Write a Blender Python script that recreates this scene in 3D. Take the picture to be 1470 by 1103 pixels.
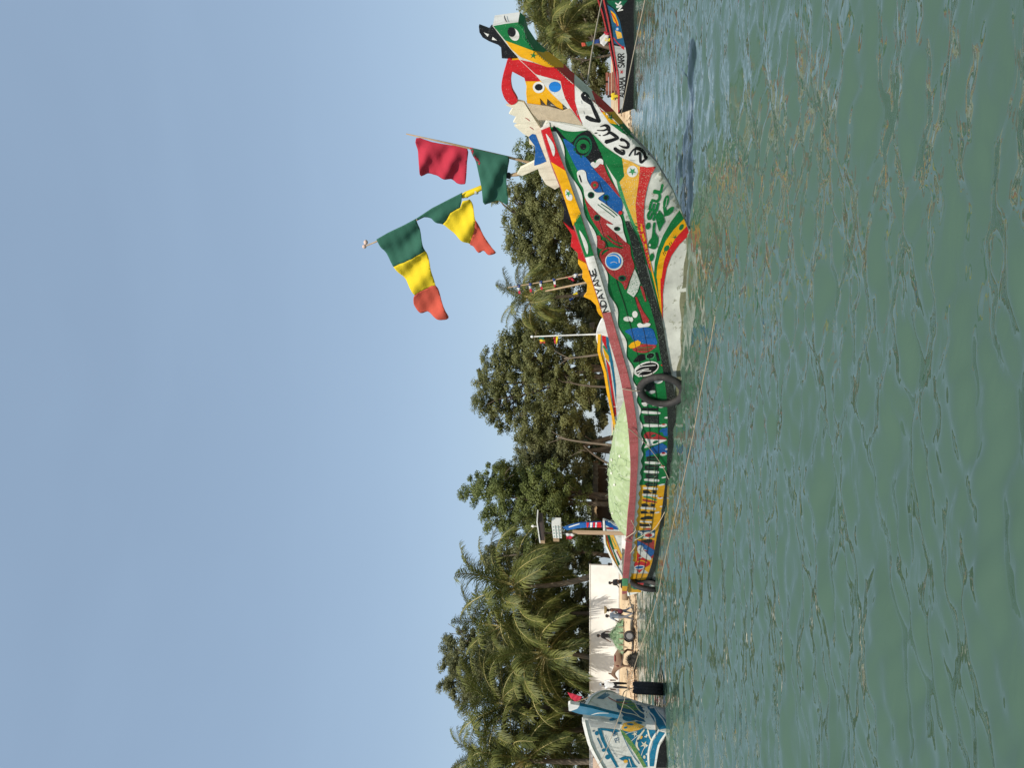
import bpy, bmesh, math, random
import numpy as np
from mathutils import Vector, Matrix
from mathutils.geometry import delaunay_2d_cdt

for _o in list(bpy.data.objects): bpy.data.objects.remove(_o)
SC = bpy.context.scene
COL = SC.collection
rng = np.random.default_rng(7)
random.seed(7)
R = math.radians

# ------------------------------------------------------------------ camera
FPX, CAMH, TH = 1060.0, 1.8, math.atan(135 / 1060.0)
IW, IH = 1470.0, 1103.0
cd = bpy.data.cameras.new('camera'); cam = bpy.data.objects.new('camera', cd); COL.objects.link(cam)
cd.sensor_fit = 'HORIZONTAL'; cd.sensor_width = 36.0; cd.lens = 36.0 * FPX / IW
cd.clip_start = 0.05; cd.clip_end = 5000
FWD = Vector((0, math.cos(TH), math.sin(TH))); UPV = Vector((0, -math.sin(TH), math.cos(TH))); RGT = Vector((1, 0, 0))
# the phone was held on its side: picture-right is world-down, picture-up is world-right
m = Matrix((-UPV, RGT, -FWD)).transposed().to_4x4(); m.translation = Vector((0, 0, CAMH)); cam.matrix_world = m
SC.camera = cam

# ------------------------------------------------------------------ sky, sun, exposure
SUN_EL, SUN_DIR = R(50), Vector((-0.22, -0.97, 0)).normalized()
w = bpy.data.worlds.new('World'); SC.world = w; w.use_nodes = True
wt = w.node_tree; bg = wt.nodes['Background']
sky = wt.nodes.new('ShaderNodeTexSky'); sky.sky_type = 'NISHITA'; sky.sun_disc = False
sky.sun_elevation = SUN_EL
sky.sun_rotation = math.atan2(SUN_DIR.x, SUN_DIR.y)
sky.air_density = 1.0; sky.dust_density = 1.0; sky.ozone_density = 2.0; sky.altitude = 0
hz = wt.nodes.new('ShaderNodeMix'); hz.data_type = 'RGBA'; hz.inputs[0].default_value = .40     # hazy, milky tropical sky: the clear sky mixed with an even veil
hn = wt.nodes.new('ShaderNodeTexNoise'); hn.inputs['Scale'].default_value = 2.2; hn.inputs['Detail'].default_value = 6; hn.inputs['Distortion'].default_value = .4
hm = wt.nodes.new('ShaderNodeMapping'); hm.inputs['Scale'].default_value = (1, 1, 3.5); ht_ = wt.nodes.new('ShaderNodeTexCoord'); wt.links.new(ht_.outputs['Generated'], hm.inputs[0]); wt.links.new(hm.outputs[0], hn.inputs[0])
hr = wt.nodes.new('ShaderNodeMapRange'); hr.inputs[1].default_value = .45; hr.inputs[2].default_value = .8; hr.inputs[3].default_value = .29; hr.inputs[4].default_value = .33; wt.links.new(hn.outputs[0], hr.inputs[0]); wt.links.new(hr.outputs[0], hz.inputs[0])
hz.inputs[7].default_value = (4.15, 5.8, 7.7, 1); gm = wt.nodes.new('ShaderNodeGamma'); gm.inputs[1].default_value = .7; wt.links.new(sky.outputs[0], gm.inputs[0])      # haze evens the sky out from top to horizon
gs = wt.nodes.new('ShaderNodeVectorMath'); gs.operation = 'SCALE'; gs.inputs['Scale'].default_value = 1.44; wt.links.new(gm.outputs[0], gs.inputs[0]); wt.links.new(gs.outputs[0], hz.inputs[6]); wt.links.new(hz.outputs[2], bg.inputs[0]); bg.inputs[1].default_value = 0.13
sl = bpy.data.lights.new('sun', 'SUN'); so = bpy.data.objects.new('sun', sl); COL.objects.link(so)
sl.energy = 4.9; sl.angle = R(0.6); sl.color = (1.0, 0.93, 0.82)
sv = (SUN_DIR * math.cos(SUN_EL) + Vector((0, 0, math.sin(SUN_EL))))
so.rotation_euler = sv.to_track_quat('Z', 'Y').to_euler(); so.location = sv * 60
SC.view_settings.view_transform = 'Standard'; SC.view_settings.look = 'None'
SC.view_settings.exposure = 0.0; SC.view_settings.gamma = 1.0; SC.view_settings.use_curve_mapping = False

# ------------------------------------------------------------------ helpers
def tag(o, label=None, cat=None, group=None, kind=None):
    if label: o['label'] = label
    if cat: o['category'] = cat
    if group: o['group'] = group
    if kind: o['kind'] = kind
    return o
def empty(name, loc=(0, 0, 0), parent=None):
    o = bpy.data.objects.new(name, None); COL.objects.link(o); o.location = loc; o.empty_display_size = .2
    if parent: o.parent = parent
    return o
def mobj(name, verts, faces, mats, parent=None, mi=None, smooth=False):
    """one mesh object; verts are world coordinates, kept world-fixed under an unrotated parent"""
    me = bpy.data.meshes.new(name)
    me.from_pydata([tuple(map(float, v)) for v in verts], [], [tuple(map(int, f)) for f in faces])
    for mm in (mats if isinstance(mats, (list, tuple)) else [mats]): me.materials.append(mm)
    if mi is not None: me.polygons.foreach_set('material_index', np.asarray(mi, dtype=np.int32))
    if smooth: me.polygons.foreach_set('use_smooth', [True] * len(me.polygons))
    me.update()
    if smooth == 'auto': me.set_sharp_from_angle(angle=R(32))
    o = bpy.data.objects.new(name, me); COL.objects.link(o)
    if parent is not None:
        o.parent = parent
        o.matrix_parent_inverse = Matrix.Identity(4)
        org = wloc(parent)
        if org.length > 0: o.location = -org
    return o
def wloc(o):
    v = Vector((0, 0, 0))
    while o is not None: v = v + o.location; o = o.parent
    return v
class MB:
    def __init__(s): s.v = []; s.f = []; s.m = []
    def add(s, v, f, m=0):
        k = len(s.v); s.v += [tuple(x) for x in v]; s.f += [tuple(i + k for i in g) for g in f]; s.m += [m] * len(f)
        return s
    def box(s, c, dim, rot=None, m=0):
        hx, hy, hz = dim[0] / 2, dim[1] / 2, dim[2] / 2
        P = [Vector((x, y, z)) for x in (-hx, hx) for y in (-hy, hy) for z in (-hz, hz)]
        if rot is not None: P = [rot @ p for p in P]
        P = [p + Vector(c) for p in P]
        return s.add(P, [(0, 1, 3, 2), (4, 6, 7, 5), (0, 4, 5, 1), (2, 3, 7, 6), (0, 2, 6, 4), (1, 5, 7, 3)], m)
    def tube(s, pts, rad, n=8, m=0, caps=True):
        pts = [Vector(p) for p in pts]; k = len(pts)
        rad = list(rad) if hasattr(rad, '__len__') else [rad] * k
        ref = None; rings = []
        for i in range(k):
            t = (pts[min(i + 1, k - 1)] - pts[max(i - 1, 0)])
            if t.length < 1e-9: t = Vector((0, 0, 1))
            t.normalize()
            if ref is None: ref = Vector((1, 0, 0)) if abs(t.x) < .8 else Vector((0, 1, 0))
            a = (ref - t * ref.dot(t)); a.normalize(); b = t.cross(a); ref = a
            rings.append([pts[i] + (a * math.cos(2 * math.pi * j / n) + b * math.sin(2 * math.pi * j / n)) * rad[i] for j in range(n)])
        V = [p for r_ in rings for p in r_]; F = []
        for i in range(k - 1):
            for j in range(n):
                F.append((i * n + j, i * n + (j + 1) % n, (i + 1) * n + (j + 1) % n, (i + 1) * n + j))
        if caps: F.append(tuple(range(n))[::-1]); F.append(tuple((k - 1) * n + j for j in range(n)))
        return s.add(V, F, m)
    def ell(s, c, r, n=10, k=7, rot=None, m=0):
        V = []; F = []; c = Vector(c)
        for i in range(k + 1):
            ph = math.pi * i / k
            for j in range(n):
                a = 2 * math.pi * j / n
                p = Vector((r[0] * math.sin(ph) * math.cos(a), r[1] * math.sin(ph) * math.sin(a), r[2] * math.cos(ph)))
                V.append(c + (rot @ p if rot is not None else p))
        for i in range(k):
            for j in range(n):
                F.append((i * n + j, (i + 1) * n + j, (i + 1) * n + (j + 1) % n, i * n + (j + 1) % n))
        return s.add(V, F, m)
    def build(s, name, mats, parent=None, smooth=False):
        return mobj(name, s.v, s.f, mats, parent, s.m, smooth)

def ray(x, y):
    """direction of the ray through picture position (x, y) in photograph pixels (depth component 1 along FWD)"""
    u = IH - y
    return FWD + RGT * ((u - IH / 2) / FPX) + UPV * (-(x - IW / 2) / FPX)
def at(x, y, Y):
    d = ray(x, y); return Vector((0, 0, CAMH)) + d * (Y / d.y)
def atz(x, y, z=0.0):
    d = ray(x, y); return Vector((0, 0, CAMH)) + d * ((z - CAMH) / d.z)
FR = {'A': (680, 0, 4.594), 'B': (680, 150, 4.3235), 'C': (780, 320, 6.125), 'D': (780, 480, 6.125), 'E': (760, 640, 6.125),
      'F': (740, 720, 6.125), 'G': (760, 860, 4.5375), 'H': (500, 180, 3.677), 'A1': (680, 10, 11.033), 'A2': (710, 80, 9.193),
      'A3': (810, 110, 8.487), 'A4': (830, 0, 6.49), 'P5': (840, 820, 11.033), 'P6': (840, 900, 11.033), 'BB': (800, 980, 8.167),
      'S8': (760, 720, 9.193), 'R1': (780, 290, 10.025), 'R2': (720, 160, 8.485), 'R3': (800, 380, 10.025), 'R4': (880, 640, 11.03),
      'R5': (870, 740, 9.19), 'R6': (880, 500, 9.19), 'R7': (720, 380, 7.881), 'R8': (820, 450, 7.355), 'K7': (890, 220, 6.127), 'px': (0, 0, 1)}
def fr(f, pts):
    x0, y0, k = FR[f]; return [(x0 + a / k, y0 + b / k) for a, b in pts]
def smooth_closed(pts, k=5):
    P = np.array(pts, float); n = len(P); out = []
    for i in range(n):
        p0, p1, p2, p3 = P[i - 1], P[i], P[(i + 1) % n], P[(i + 2) % n]
        for t in np.arange(k) / k:
            out.append(.5 * ((2 * p1) + (-p0 + p2) * t + (2 * p0 - 5 * p1 + 4 * p2 - p3) * t * t + (-p0 + 3 * p1 - 3 * p2 + p3) * t ** 3))
    return [tuple(p) for p in out]
def smooth_open(pts, k=5):
    P = np.array(pts, float); P = np.vstack([2 * P[0] - P[1], P, 2 * P[-1] - P[-2]]); out = []
    for i in range(1, len(P) - 2):
        p0, p1, p2, p3 = P[i - 1:i + 3]
        for t in np.arange(k) / k:
            out.append(.5 * ((2 * p1) + (-p0 + p2) * t + (2 * p0 - 5 * p1 + 4 * p2 - p3) * t * t + (-p0 + 3 * p1 - 3 * p2 + p3) * t ** 3))
    out.append(P[-2]); return [tuple(p) for p in out]
def stroke_poly(pts, w, sm=True):
    """outline of a brush stroke along pts (w: one width or one per point)"""
    pts = smooth_open(pts, 5) if sm and len(pts) > 2 else [tuple(p) for p in pts]
    P = np.array(pts, float); n = len(P)
    W = np.interp(np.linspace(0, 1, n), np.linspace(0, 1, len(w)), w) if hasattr(w, '__len__') else np.full(n, float(w))
    T = np.gradient(P, axis=0); T /= np.maximum(np.linalg.norm(T, axis=1)[:, None], 1e-9); N = np.stack([-T[:, 1], T[:, 0]], 1)
    a = P + N * W[:, None] / 2; b = P - N * W[:, None] / 2
    e0 = P[0] - T[0] * W[0] * .35; e1 = P[-1] + T[-1] * W[-1] * .35
    return [tuple(p) for p in [e0, *a, e1, *b[::-1]]]
def ell_poly(cx, cy, rx, ry, rot=0, n=22):
    c, s_ = math.cos(R(rot)), math.sin(R(rot))
    return [(cx + rx * math.cos(t) * c - ry * math.sin(t) * s_, cy + rx * math.cos(t) * s_ + ry * math.sin(t) * c) for t in np.linspace(0, 2 * math.pi, n, endpoint=False)]
def star_poly(cx, cy, r, rot=0, inner=.42, n=5):
    return [(cx + (r if i % 2 == 0 else r * inner) * math.cos(R(rot) + math.pi * i / n), cy + (r if i % 2 == 0 else r * inner) * math.sin(R(rot) + math.pi * i / n)) for i in range(2 * n)]
def tri_poly(poly, step):
    """constrained triangulation of a 2-D polygon with inner grid points, so that it can follow a curved surface"""
    P = np.array(poly, float)
    q = []
    for i in range(len(P)):
        a, b = P[i], P[(i + 1) % len(P)]; k = max(1, int(np.ceil(np.linalg.norm(b - a) / step)))
        q += [a + (b - a) * j / k for j in range(k)]
    Q = []
    for p in q:
        if not Q or np.linalg.norm(p - Q[-1]) > 1e-4: Q.append(p)
    if np.linalg.norm(Q[0] - Q[-1]) < 1e-4: Q.pop()
    Q = np.array(Q); n = len(Q)
    lo, hi = Q.min(0), Q.max(0)
    gx, gy = np.meshgrid(np.arange(lo[0] + step / 2, hi[0], step), np.arange(lo[1] + step / 2, hi[1], step))
    G = np.stack([gx.ravel(), gy.ravel()], 1)
    if len(G):
        ins = inside(G, Q); G = G[ins]
        if len(G):
            dd = np.min(np.linalg.norm(G[:, None] - Q[None], axis=2), axis=1); G = G[dd > step * .35]
    allp = [Vector(p) for p in Q] + [Vector(p) for p in G]
    r = delaunay_2d_cdt(allp, [], [list(range(n))], 1, 1e-5)
    V = np.array([tuple(v) for v in r[0]]); F = [tuple(f) for f in r[2]]
    return V, F
def inside(G, Q):
    x, y = G[:, 0], G[:, 1]; r = np.zeros(len(G), bool)
    for i in range(len(Q)):
        x1, y1 = Q[i]; x2, y2 = Q[(i + 1) % len(Q)]
        if y1 == y2: continue
        c = ((y1 > y) != (y2 > y)) & (x < (x2 - x1) * (y - y1) / (y2 - y1) + x1); r ^= c
    return r
def prism(poly2, to3a, to3b, step=1e9):
    """closed solid between two lifted copies of a 2-D outline"""
    V2, F2 = tri_poly(poly2, step); n = len(V2)
    A = [to3a(p) for p in V2]; B = [to3b(p) for p in V2]
    ec = {}
    for f in F2:
        for i in range(len(f)):
            e = (f[i], f[(i + 1) % len(f)]); ec[e] = 1
    F = [f for f in F2] + [tuple(i + n for i in f[::-1]) for f in F2]
    for (a, b) in ec:
        if (b, a) not in ec: F.append((b, a, a + n, b + n))
    return A + B, F

# ------------------------------------------------------------------ materials
MATS = {}
def nt(name):
    mt = bpy.data.materials.new(name); mt.use_nodes = True
    return mt, mt.node_tree.nodes, mt.node_tree.links, mt.node_tree.nodes['Principled BSDF']
def srgb(r, g, b):
    f = lambda c: ((c / 255) / 12.92) if c / 255 <= .04045 else (((c / 255) + .055) / 1.055) ** 2.4
    return (f(r), f(g), f(b))
def mat(name, col, rough=.6, var=.18, scale=6.0, chip=None, chip_amt=0.0, chip_scale=30.0, bump=.15, bump_scale=40.0, metal=0.0, spec=.4, trans=0.0, stretch=(1, 1, 1)):
    if name in MATS: return MATS[name]
    mt, N, L, P = nt(name)
    tc = N.new('ShaderNodeTexCoord'); mp = N.new('ShaderNodeMapping'); mp.inputs['Scale'].default_value = stretch
    L.new(tc.outputs['Object'], mp.inputs[0])
    n1 = N.new('ShaderNodeTexNoise'); n1.inputs['Scale'].default_value = scale; n1.inputs['Detail'].default_value = 6; n1.inputs['Roughness'].default_value = .65
    L.new(mp.outputs[0], n1.inputs[0])
    mr = N.new('ShaderNodeMapRange'); mr.inputs[1].default_value = .25; mr.inputs[2].default_value = .75; mr.inputs[3].default_value = 1 - var; mr.inputs[4].default_value = 1 + var
    L.new(n1.outputs[0], mr.inputs[0])
    mx = N.new('ShaderNodeMix'); mx.data_type = 'RGBA'; mx.blend_type = 'MULTIPLY'; mx.inputs[0].default_value = 1
    mx.inputs[6].default_value = (*col, 1); L.new(mr.outputs[0], mx.inputs[7])
    out = mx.outputs[2]
    if chip is not None:
        n2 = N.new('ShaderNodeTexNoise'); n2.inputs['Scale'].default_value = chip_scale; n2.inputs['Detail'].default_value = 5; n2.inputs['Roughness'].default_value = .7
        L.new(mp.outputs[0], n2.inputs[0])
        cr = N.new('ShaderNodeValToRGB'); cr.color_ramp.elements[0].position = .68 - chip_amt; cr.color_ramp.elements[1].position = .72 - chip_amt
        L.new(n2.outputs[0], cr.inputs[0])
        m2 = N.new('ShaderNodeMix'); m2.data_type = 'RGBA'; L.new(cr.outputs[0], m2.inputs[0]); L.new(out, m2.inputs[6]); m2.inputs[7].default_value = (*chip, 1)
        out = m2.outputs[2]
    L.new(out, P.inputs['Base Color'])
    P.inputs['Roughness'].default_value = rough; P.inputs['Metallic'].default_value = metal; P.inputs['Specular IOR Level'].default_value = spec
    if bump:
        n3 = N.new('ShaderNodeTexNoise'); n3.inputs['Scale'].default_value = bump_scale; n3.inputs['Detail'].default_value = 4
        L.new(mp.outputs[0], n3.inputs[0]); bp = N.new('ShaderNodeBump'); bp.inputs['Strength'].default_value = bump; bp.inputs['Distance'].default_value = .02
        L.new(n3.outputs[0], bp.inputs['Height']); L.new(bp.outputs[0], P.inputs['Normal'])
    if trans:
        tr = N.new('ShaderNodeBsdfTranslucent'); L.new(out, tr.inputs[0]); ms = N.new('ShaderNodeMixShader'); ms.inputs[0].default_value = trans
        L.new(P.outputs[0], ms.inputs[1]); L.new(tr.outputs[0], ms.inputs[2]); L.new(ms.outputs[0], N['Material Output'].inputs[0])
    MATS[name] = mt; return mt
def paint(name, col, amt=.06, chip=(.45, .43, .38), rough=.36, var=.16):
    mt = mat('paint_' + name, col, rough, var, 2.2, chip, amt, 42.0, .2, 45.0, spec=.22)
    N, L = mt.node_tree.nodes, mt.node_tree.links; P = N['Principled BSDF']
    if 'weather' in mt: return mt
    mt['weather'] = 1; src = P.inputs['Base Color'].links[0].from_socket
    tc = N.new('ShaderNodeTexCoord'); mp = N.new('ShaderNodeMapping'); mp.inputs['Scale'].default_value = (9, 9, 1.3); L.new(tc.outputs['Object'], mp.inputs[0])
    n1 = N.new('ShaderNodeTexNoise'); n1.inputs['Scale'].default_value = 1.0; n1.inputs['Detail'].default_value = 7; n1.inputs['Roughness'].default_value = .7; L.new(mp.outputs[0], n1.inputs[0])
    cr = N.new('ShaderNodeValToRGB'); e = cr.color_ramp.elements; e[0].position = .32; e[0].color = (.52, .49, .44, 1); e[1].position = .50; e[1].color = (1, 1, 1, 1); L.new(n1.outputs[0], cr.inputs[0])
    mx = N.new('ShaderNodeMix'); mx.data_type = 'RGBA'; mx.blend_type = 'MULTIPLY'; mx.inputs[0].default_value = .6; L.new(src, mx.inputs[6]); L.new(cr.outputs[0], mx.inputs[7]); L.new(mx.outputs[2], P.inputs['Base Color'])
    return mt
C = {}
C['white'] = paint('white', (.72, .71, .66), .03, (.30, .28, .24))
C['cream'] = paint('cream', (.74, .68, .52), .06, (.42, .33, .2))
C['red'] = paint('red', (.56, .018, .022), .05, (.62, .4, .38))
C['dred'] = paint('dull_red', (.36, .03, .032), .10, (.50, .22, .2))
C['rail'] = paint('rail_red', (.42, .10, .10), .12, (.52, .26, .25), .7)
C['green'] = paint('green', (.011, .165, .045), .05, (.3, .42, .3))
C['lgreen'] = paint('light_green', (.045, .27, .10), .12, (.25, .45, .28))
C['dgreen'] = paint('deep_green', (.008, .105, .05), .05, (.2, .3, .22))
C['yellow'] = paint('yellow', (.80, .40, .010), .05, (.75, .6, .3))
C['blue'] = paint('blue', (.015, .105, .34), .08, (.2, .32, .45))
C['sky'] = paint('bright_blue', (.02, .22, .66), .02, (.5, .6, .7))
C['navy'] = paint('navy', (.02, .10, .19), .05, (.2, .28, .33))
C['black'] = paint('black', (.012, .012, .013), .07, (.14, .14, .13))
C['grime'] = paint('speckled_black', (.016, .018, .017), .11, (.16, .20, .16), .7)
C['grey'] = paint('grey', (.42, .43, .42), .06, (.25, .25, .24))
C['hullw'] = mat('paint_weathered_white', (.60, .60, .53), .6, .3, 1.6, (.33, .33, .25), .11, 5.0, .2, 30)
C['worn'] = paint('worn_green_yellow', (.30, .33, .10), .22, (.05, .24, .08))
C['wornr'] = paint('worn_red', (.55, .03, .03), .10, (.62, .55, .42))
C['wwhite'] = paint('worn_white_on_green', (.62, .64, .58), .14, (.05, .22, .10))
C['worny'] = paint('worn_yellow', (.76, .42, .05), .10, (.70, .66, .52))
C['tealb'] = paint('teal_blue', (.012, .15, .26), .06, (.4, .48, .5))
WOOD = mat('weathered_wood', (.30, .21, .13), .8, .35, 4, (.16, .11, .07), .05, 14, .4, 30, stretch=(1, 1, .2))
DWOOD = mat('dark_wood', (.10, .07, .05), .85, .35, 4, None, 0, 14, .4, 30)
BAMBOO = mat('bamboo', (.36, .25, .14), .6, .3, 8)
RUBBER = mat('rubber', (.022, .021, .022), .75, .3, 12, (.07, .065, .055), .10, 18, .3, 50)
RUBBER2 = mat('dusty_rubber', (.028, .026, .024), .7, .35, 8, (.06, .054, .045), .10, 12, .3, 50)
ROPE = mat('rope', (.42, .35, .25), .9, .25, 20)
CANVAS = mat('burlap', (.55, .44, .30), .95, .16, 10, None, 0, 1, .5, 140)
# ------------------------------------------------------------------ water
def make_water():
    mt, N, L, P = nt('river_water')
    P.inputs['Base Color'].default_value = (.056, .100, .068, 1); P.inputs['Roughness'].default_value = .03
    P.inputs['IOR'].default_value = 1.33; P.inputs['Specular IOR Level'].default_value = 1.0
    tc = N.new('ShaderNodeTexCoord'); mp = N.new('ShaderNodeMapping'); mp.inputs['Rotation'].default_value = (0, 0, R(14)); mp.inputs['Scale'].default_value = (.42, 1, 1)
    L.new(tc.outputs['Object'], mp.inputs[0])
    n1 = N.new('ShaderNodeTexNoise'); n1.inputs['Scale'].default_value = 3.6; n1.inputs['Detail'].default_value = 3; n1.inputs['Roughness'].default_value = .5; n1.inputs['Distortion'].default_value = .8
    L.new(mp.outputs[0], n1.inputs[0])
    # patches of calmer and of ruffled water
    n2 = N.new('ShaderNodeTexNoise'); n2.inputs['Scale'].default_value = .30; n2.inputs['Detail'].default_value = 3; L.new(tc.outputs['Object'], n2.inputs[0])
    mr = N.new('ShaderNodeMapRange'); mr.inputs[1].default_value = .38; mr.inputs[2].default_value = .62; mr.inputs[3].default_value = .45; mr.inputs[4].default_value = 1.0
    L.new(n2.outputs[0], mr.inputs[0]); mu = N.new('ShaderNodeMath'); mu.operation = 'MULTIPLY'; L.new(n1.outputs[0], mu.inputs[0]); L.new(mr.outputs[0], mu.inputs[1])
    bp = N.new('ShaderNodeBump'); bp.inputs['Strength'].default_value = .5; bp.inputs['Distance'].default_value = .055
    L.new(mu.outputs[0], bp.inputs['Height']); L.new(bp.outputs[0], P.inputs['Normal'])
    nr, na = 880, 430
    r = np.concatenate([[0.0], np.geomspace(1.2, 3000, nr)])
    r = np.concatenate([[0.0], np.geomspace(1.2, 90, nr - 22), np.geomspace(96, 4000, 22)])
    a = np.concatenate([np.linspace(-52, 52, na), np.linspace(56, 304, 50)]); a = np.radians(a); n = len(a)
    rr, aa = np.meshgrid(r, a, indexing='ij'); X = rr * np.sin(aa); Y = rr * np.cos(aa); Z = np.zeros_like(X)
    sp = np.maximum(np.gradient(r)[:, None] * np.ones_like(X), rr * np.radians(.12))
    g = np.random.default_rng(3)
    for i in range(130):
        lam = 0.17 * (12 ** g.random() ** 1.1); k = 2 * math.pi / lam
        th = R(110 if g.random() < .6 else 74) + g.normal(0, .30); amp = .0072 * lam ** .78 * g.uniform(.5, 1.3)
        ph = k * (X * math.cos(th) + Y * math.sin(th)) + g.uniform(0, 6.28) + .9 * np.sin(X * .35 * g.uniform(.5, 1.5) + Y * .2 + i)
        att = np.clip((lam / (sp * 2.4) - .6), 0, 1)
        env = .5 + .5 * np.sin(X * g.uniform(.2, .9) + Y * g.uniform(-.5, .5) + i * 1.7)
        s = np.sin(ph); Z += amp * att * env * (s + .16 * np.cos(2 * ph))
    Z *= np.clip(1.25 - rr / 90, .0, 1)
    V = np.stack([X, Y, Z], -1).reshape(-1, 3)
    me = bpy.data.meshes.new('water'); F = []
    idx = np.arange(len(r) * n).reshape(len(r), n)
    A = idx[:-1]; B = idx[1:]
    q = np.stack([A, B, np.roll(B, -1, 1), np.roll(A, -1, 1)], -1).reshape(-1, 4)[:, ::-1]
    me.vertices.add(len(V)); me.vertices.foreach_set('co', V.astype(np.float32).ravel())
    me.loops.add(q.size); me.loops.foreach_set('vertex_index', q.astype(np.int32).ravel())
    me.polygons.add(len(q)); me.polygons.foreach_set('loop_start', np.arange(len(q), dtype=np.int32) * 4); me.polygons.foreach_set('loop_total', np.full(len(q), 4, np.int32))
    me.polygons.foreach_set('use_smooth', np.ones(len(q), bool)); me.update(calc_edges=True); me.validate(); me.materials.append(mt)
    o = bpy.data.objects.new('water', me); COL.objects.link(o); tag(o, 'rippled green river water', kind='structure')
make_water()

# ------------------------------------------------------------------ shore
def shore_y(x):     # where the water meets the sand
    return 43.2 + np.interp(x, [-60, -16, -6, 4, 20, 60], [0, 0, 1.5, 6, 10.5, 14]) + .35 * np.sin(x * .7) + .2 * np.sin(x * 1.9 + 1)
def ground_z(x, y):
    t = y - shore_y(x)
    z = np.where(t < 0, t * .10, np.interp(t, [0, 1.2, 3, 7, 14, 40], [0, .16, .42, .88, 1.0, 1.15]))
    return z
def make_ground():
    mt, N, L, P = nt('sand'); tc = N.new('ShaderNodeTexCoord')
    n1 = N.new('ShaderNodeTexNoise'); n1.inputs['Scale'].default_value = .5; n1.inputs['Detail'].default_value = 8; L.new(tc.outputs['Object'], n1.inputs[0])
    cr = N.new('ShaderNodeValToRGB'); e = cr.color_ramp.elements; e[0].position = .3; e[0].color = (.42, .29, .17, 1); e[1].position = .6; e[1].color = (.66, .51, .33, 1)
    L.new(n1.outputs[0], cr.inputs[0])
    n2 = N.new('ShaderNodeTexNoise'); n2.inputs['Scale'].default_value = 5; n2.inputs['Detail'].default_value = 6; n2.inputs['Roughness'].default_value = .7; L.new(tc.outputs['Object'], n2.inputs[0])
    c2 = N.new('ShaderNodeValToRGB'); f = c2.color_ramp.elements; f[0].position = .58; f[0].color = (0, 0, 0, 1); f[1].position = .66; f[1].color = (1, 1, 1, 1); L.new(n2.outputs[0], c2.inputs[0])
    # wet litter line low on the beach, leaf litter further in
    sx = N.new('ShaderNodeSeparateXYZ'); L.new(tc.outputs['Object'], sx.inputs[0])
    wet = N.new('ShaderNodeMapRange'); wet.inputs[1].default_value = .10; wet.inputs[2].default_value = .30; wet.inputs[3].default_value = 1; wet.inputs[4].default_value = .12; L.new(sx.outputs[2], wet.inputs[0])
    lit = N.new('ShaderNodeMapRange'); lit.inputs[1].default_value = .90; lit.inputs[2].default_value = .97; L.new(sx.outputs[2], lit.inputs[0])
    mxm = N.new('ShaderNodeMath'); mxm.operation = 'MAXIMUM'; L.new(wet.outputs[0], mxm.inputs[0]); L.new(lit.outputs[0], mxm.inputs[1])
    mu = N.new('ShaderNodeMath'); mu.operation = 'MULTIPLY'; L.new(c2.outputs[0], mu.inputs[0]); L.new(mxm.outputs[0], mu.inputs[1])
    mx = N.new('ShaderNodeMix'); mx.data_type = 'RGBA'; L.new(mu.outputs[0], mx.inputs[0]); L.new(cr.outputs[0], mx.inputs[6]); mx.inputs[7].default_value = (.12, .075, .05, 1)
    L.new(mx.outputs[2], P.inputs['Base Color']); P.inputs['Roughness'].default_value = .95; P.inputs['Specular IOR Level'].default_value = .1
    bp = N.new('ShaderNodeBump'); bp.inputs['Strength'].default_value = .6; bp.inputs['Distance'].default_value = .05; L.new(n2.outputs[0], bp.inputs['Height']); L.new(bp.outputs[0], P.inputs['Normal'])
    xs = np.linspace(-70, 75, 240); ts = np.concatenate([[-8, -3, -1, -.4], np.linspace(0, 8, 40), np.linspace(9, 45, 24)])
    V = []; n = len(xs)
    for t in ts:
        y = shore_y(xs) + t; z = ground_z(xs, y) + (.05 * np.sin(xs * 2.3 + y * 1.7) * np.sin(y * 2.1 + xs * .6) if t > .5 else 0)
        if t > 42: z = z * 0 - .5
        V += list(zip(xs, y, z))
    F = [(i * n + j, i * n + j + 1, (i + 1) * n + j + 1, (i + 1) * n + j) for i in range(len(ts) - 1) for j in range(n - 1)]
    o = mobj('sand_ground', V, F, mt, smooth=True); tag(o, 'pale sandy beach and ground under the trees', kind='structure')
make_ground()

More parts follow.
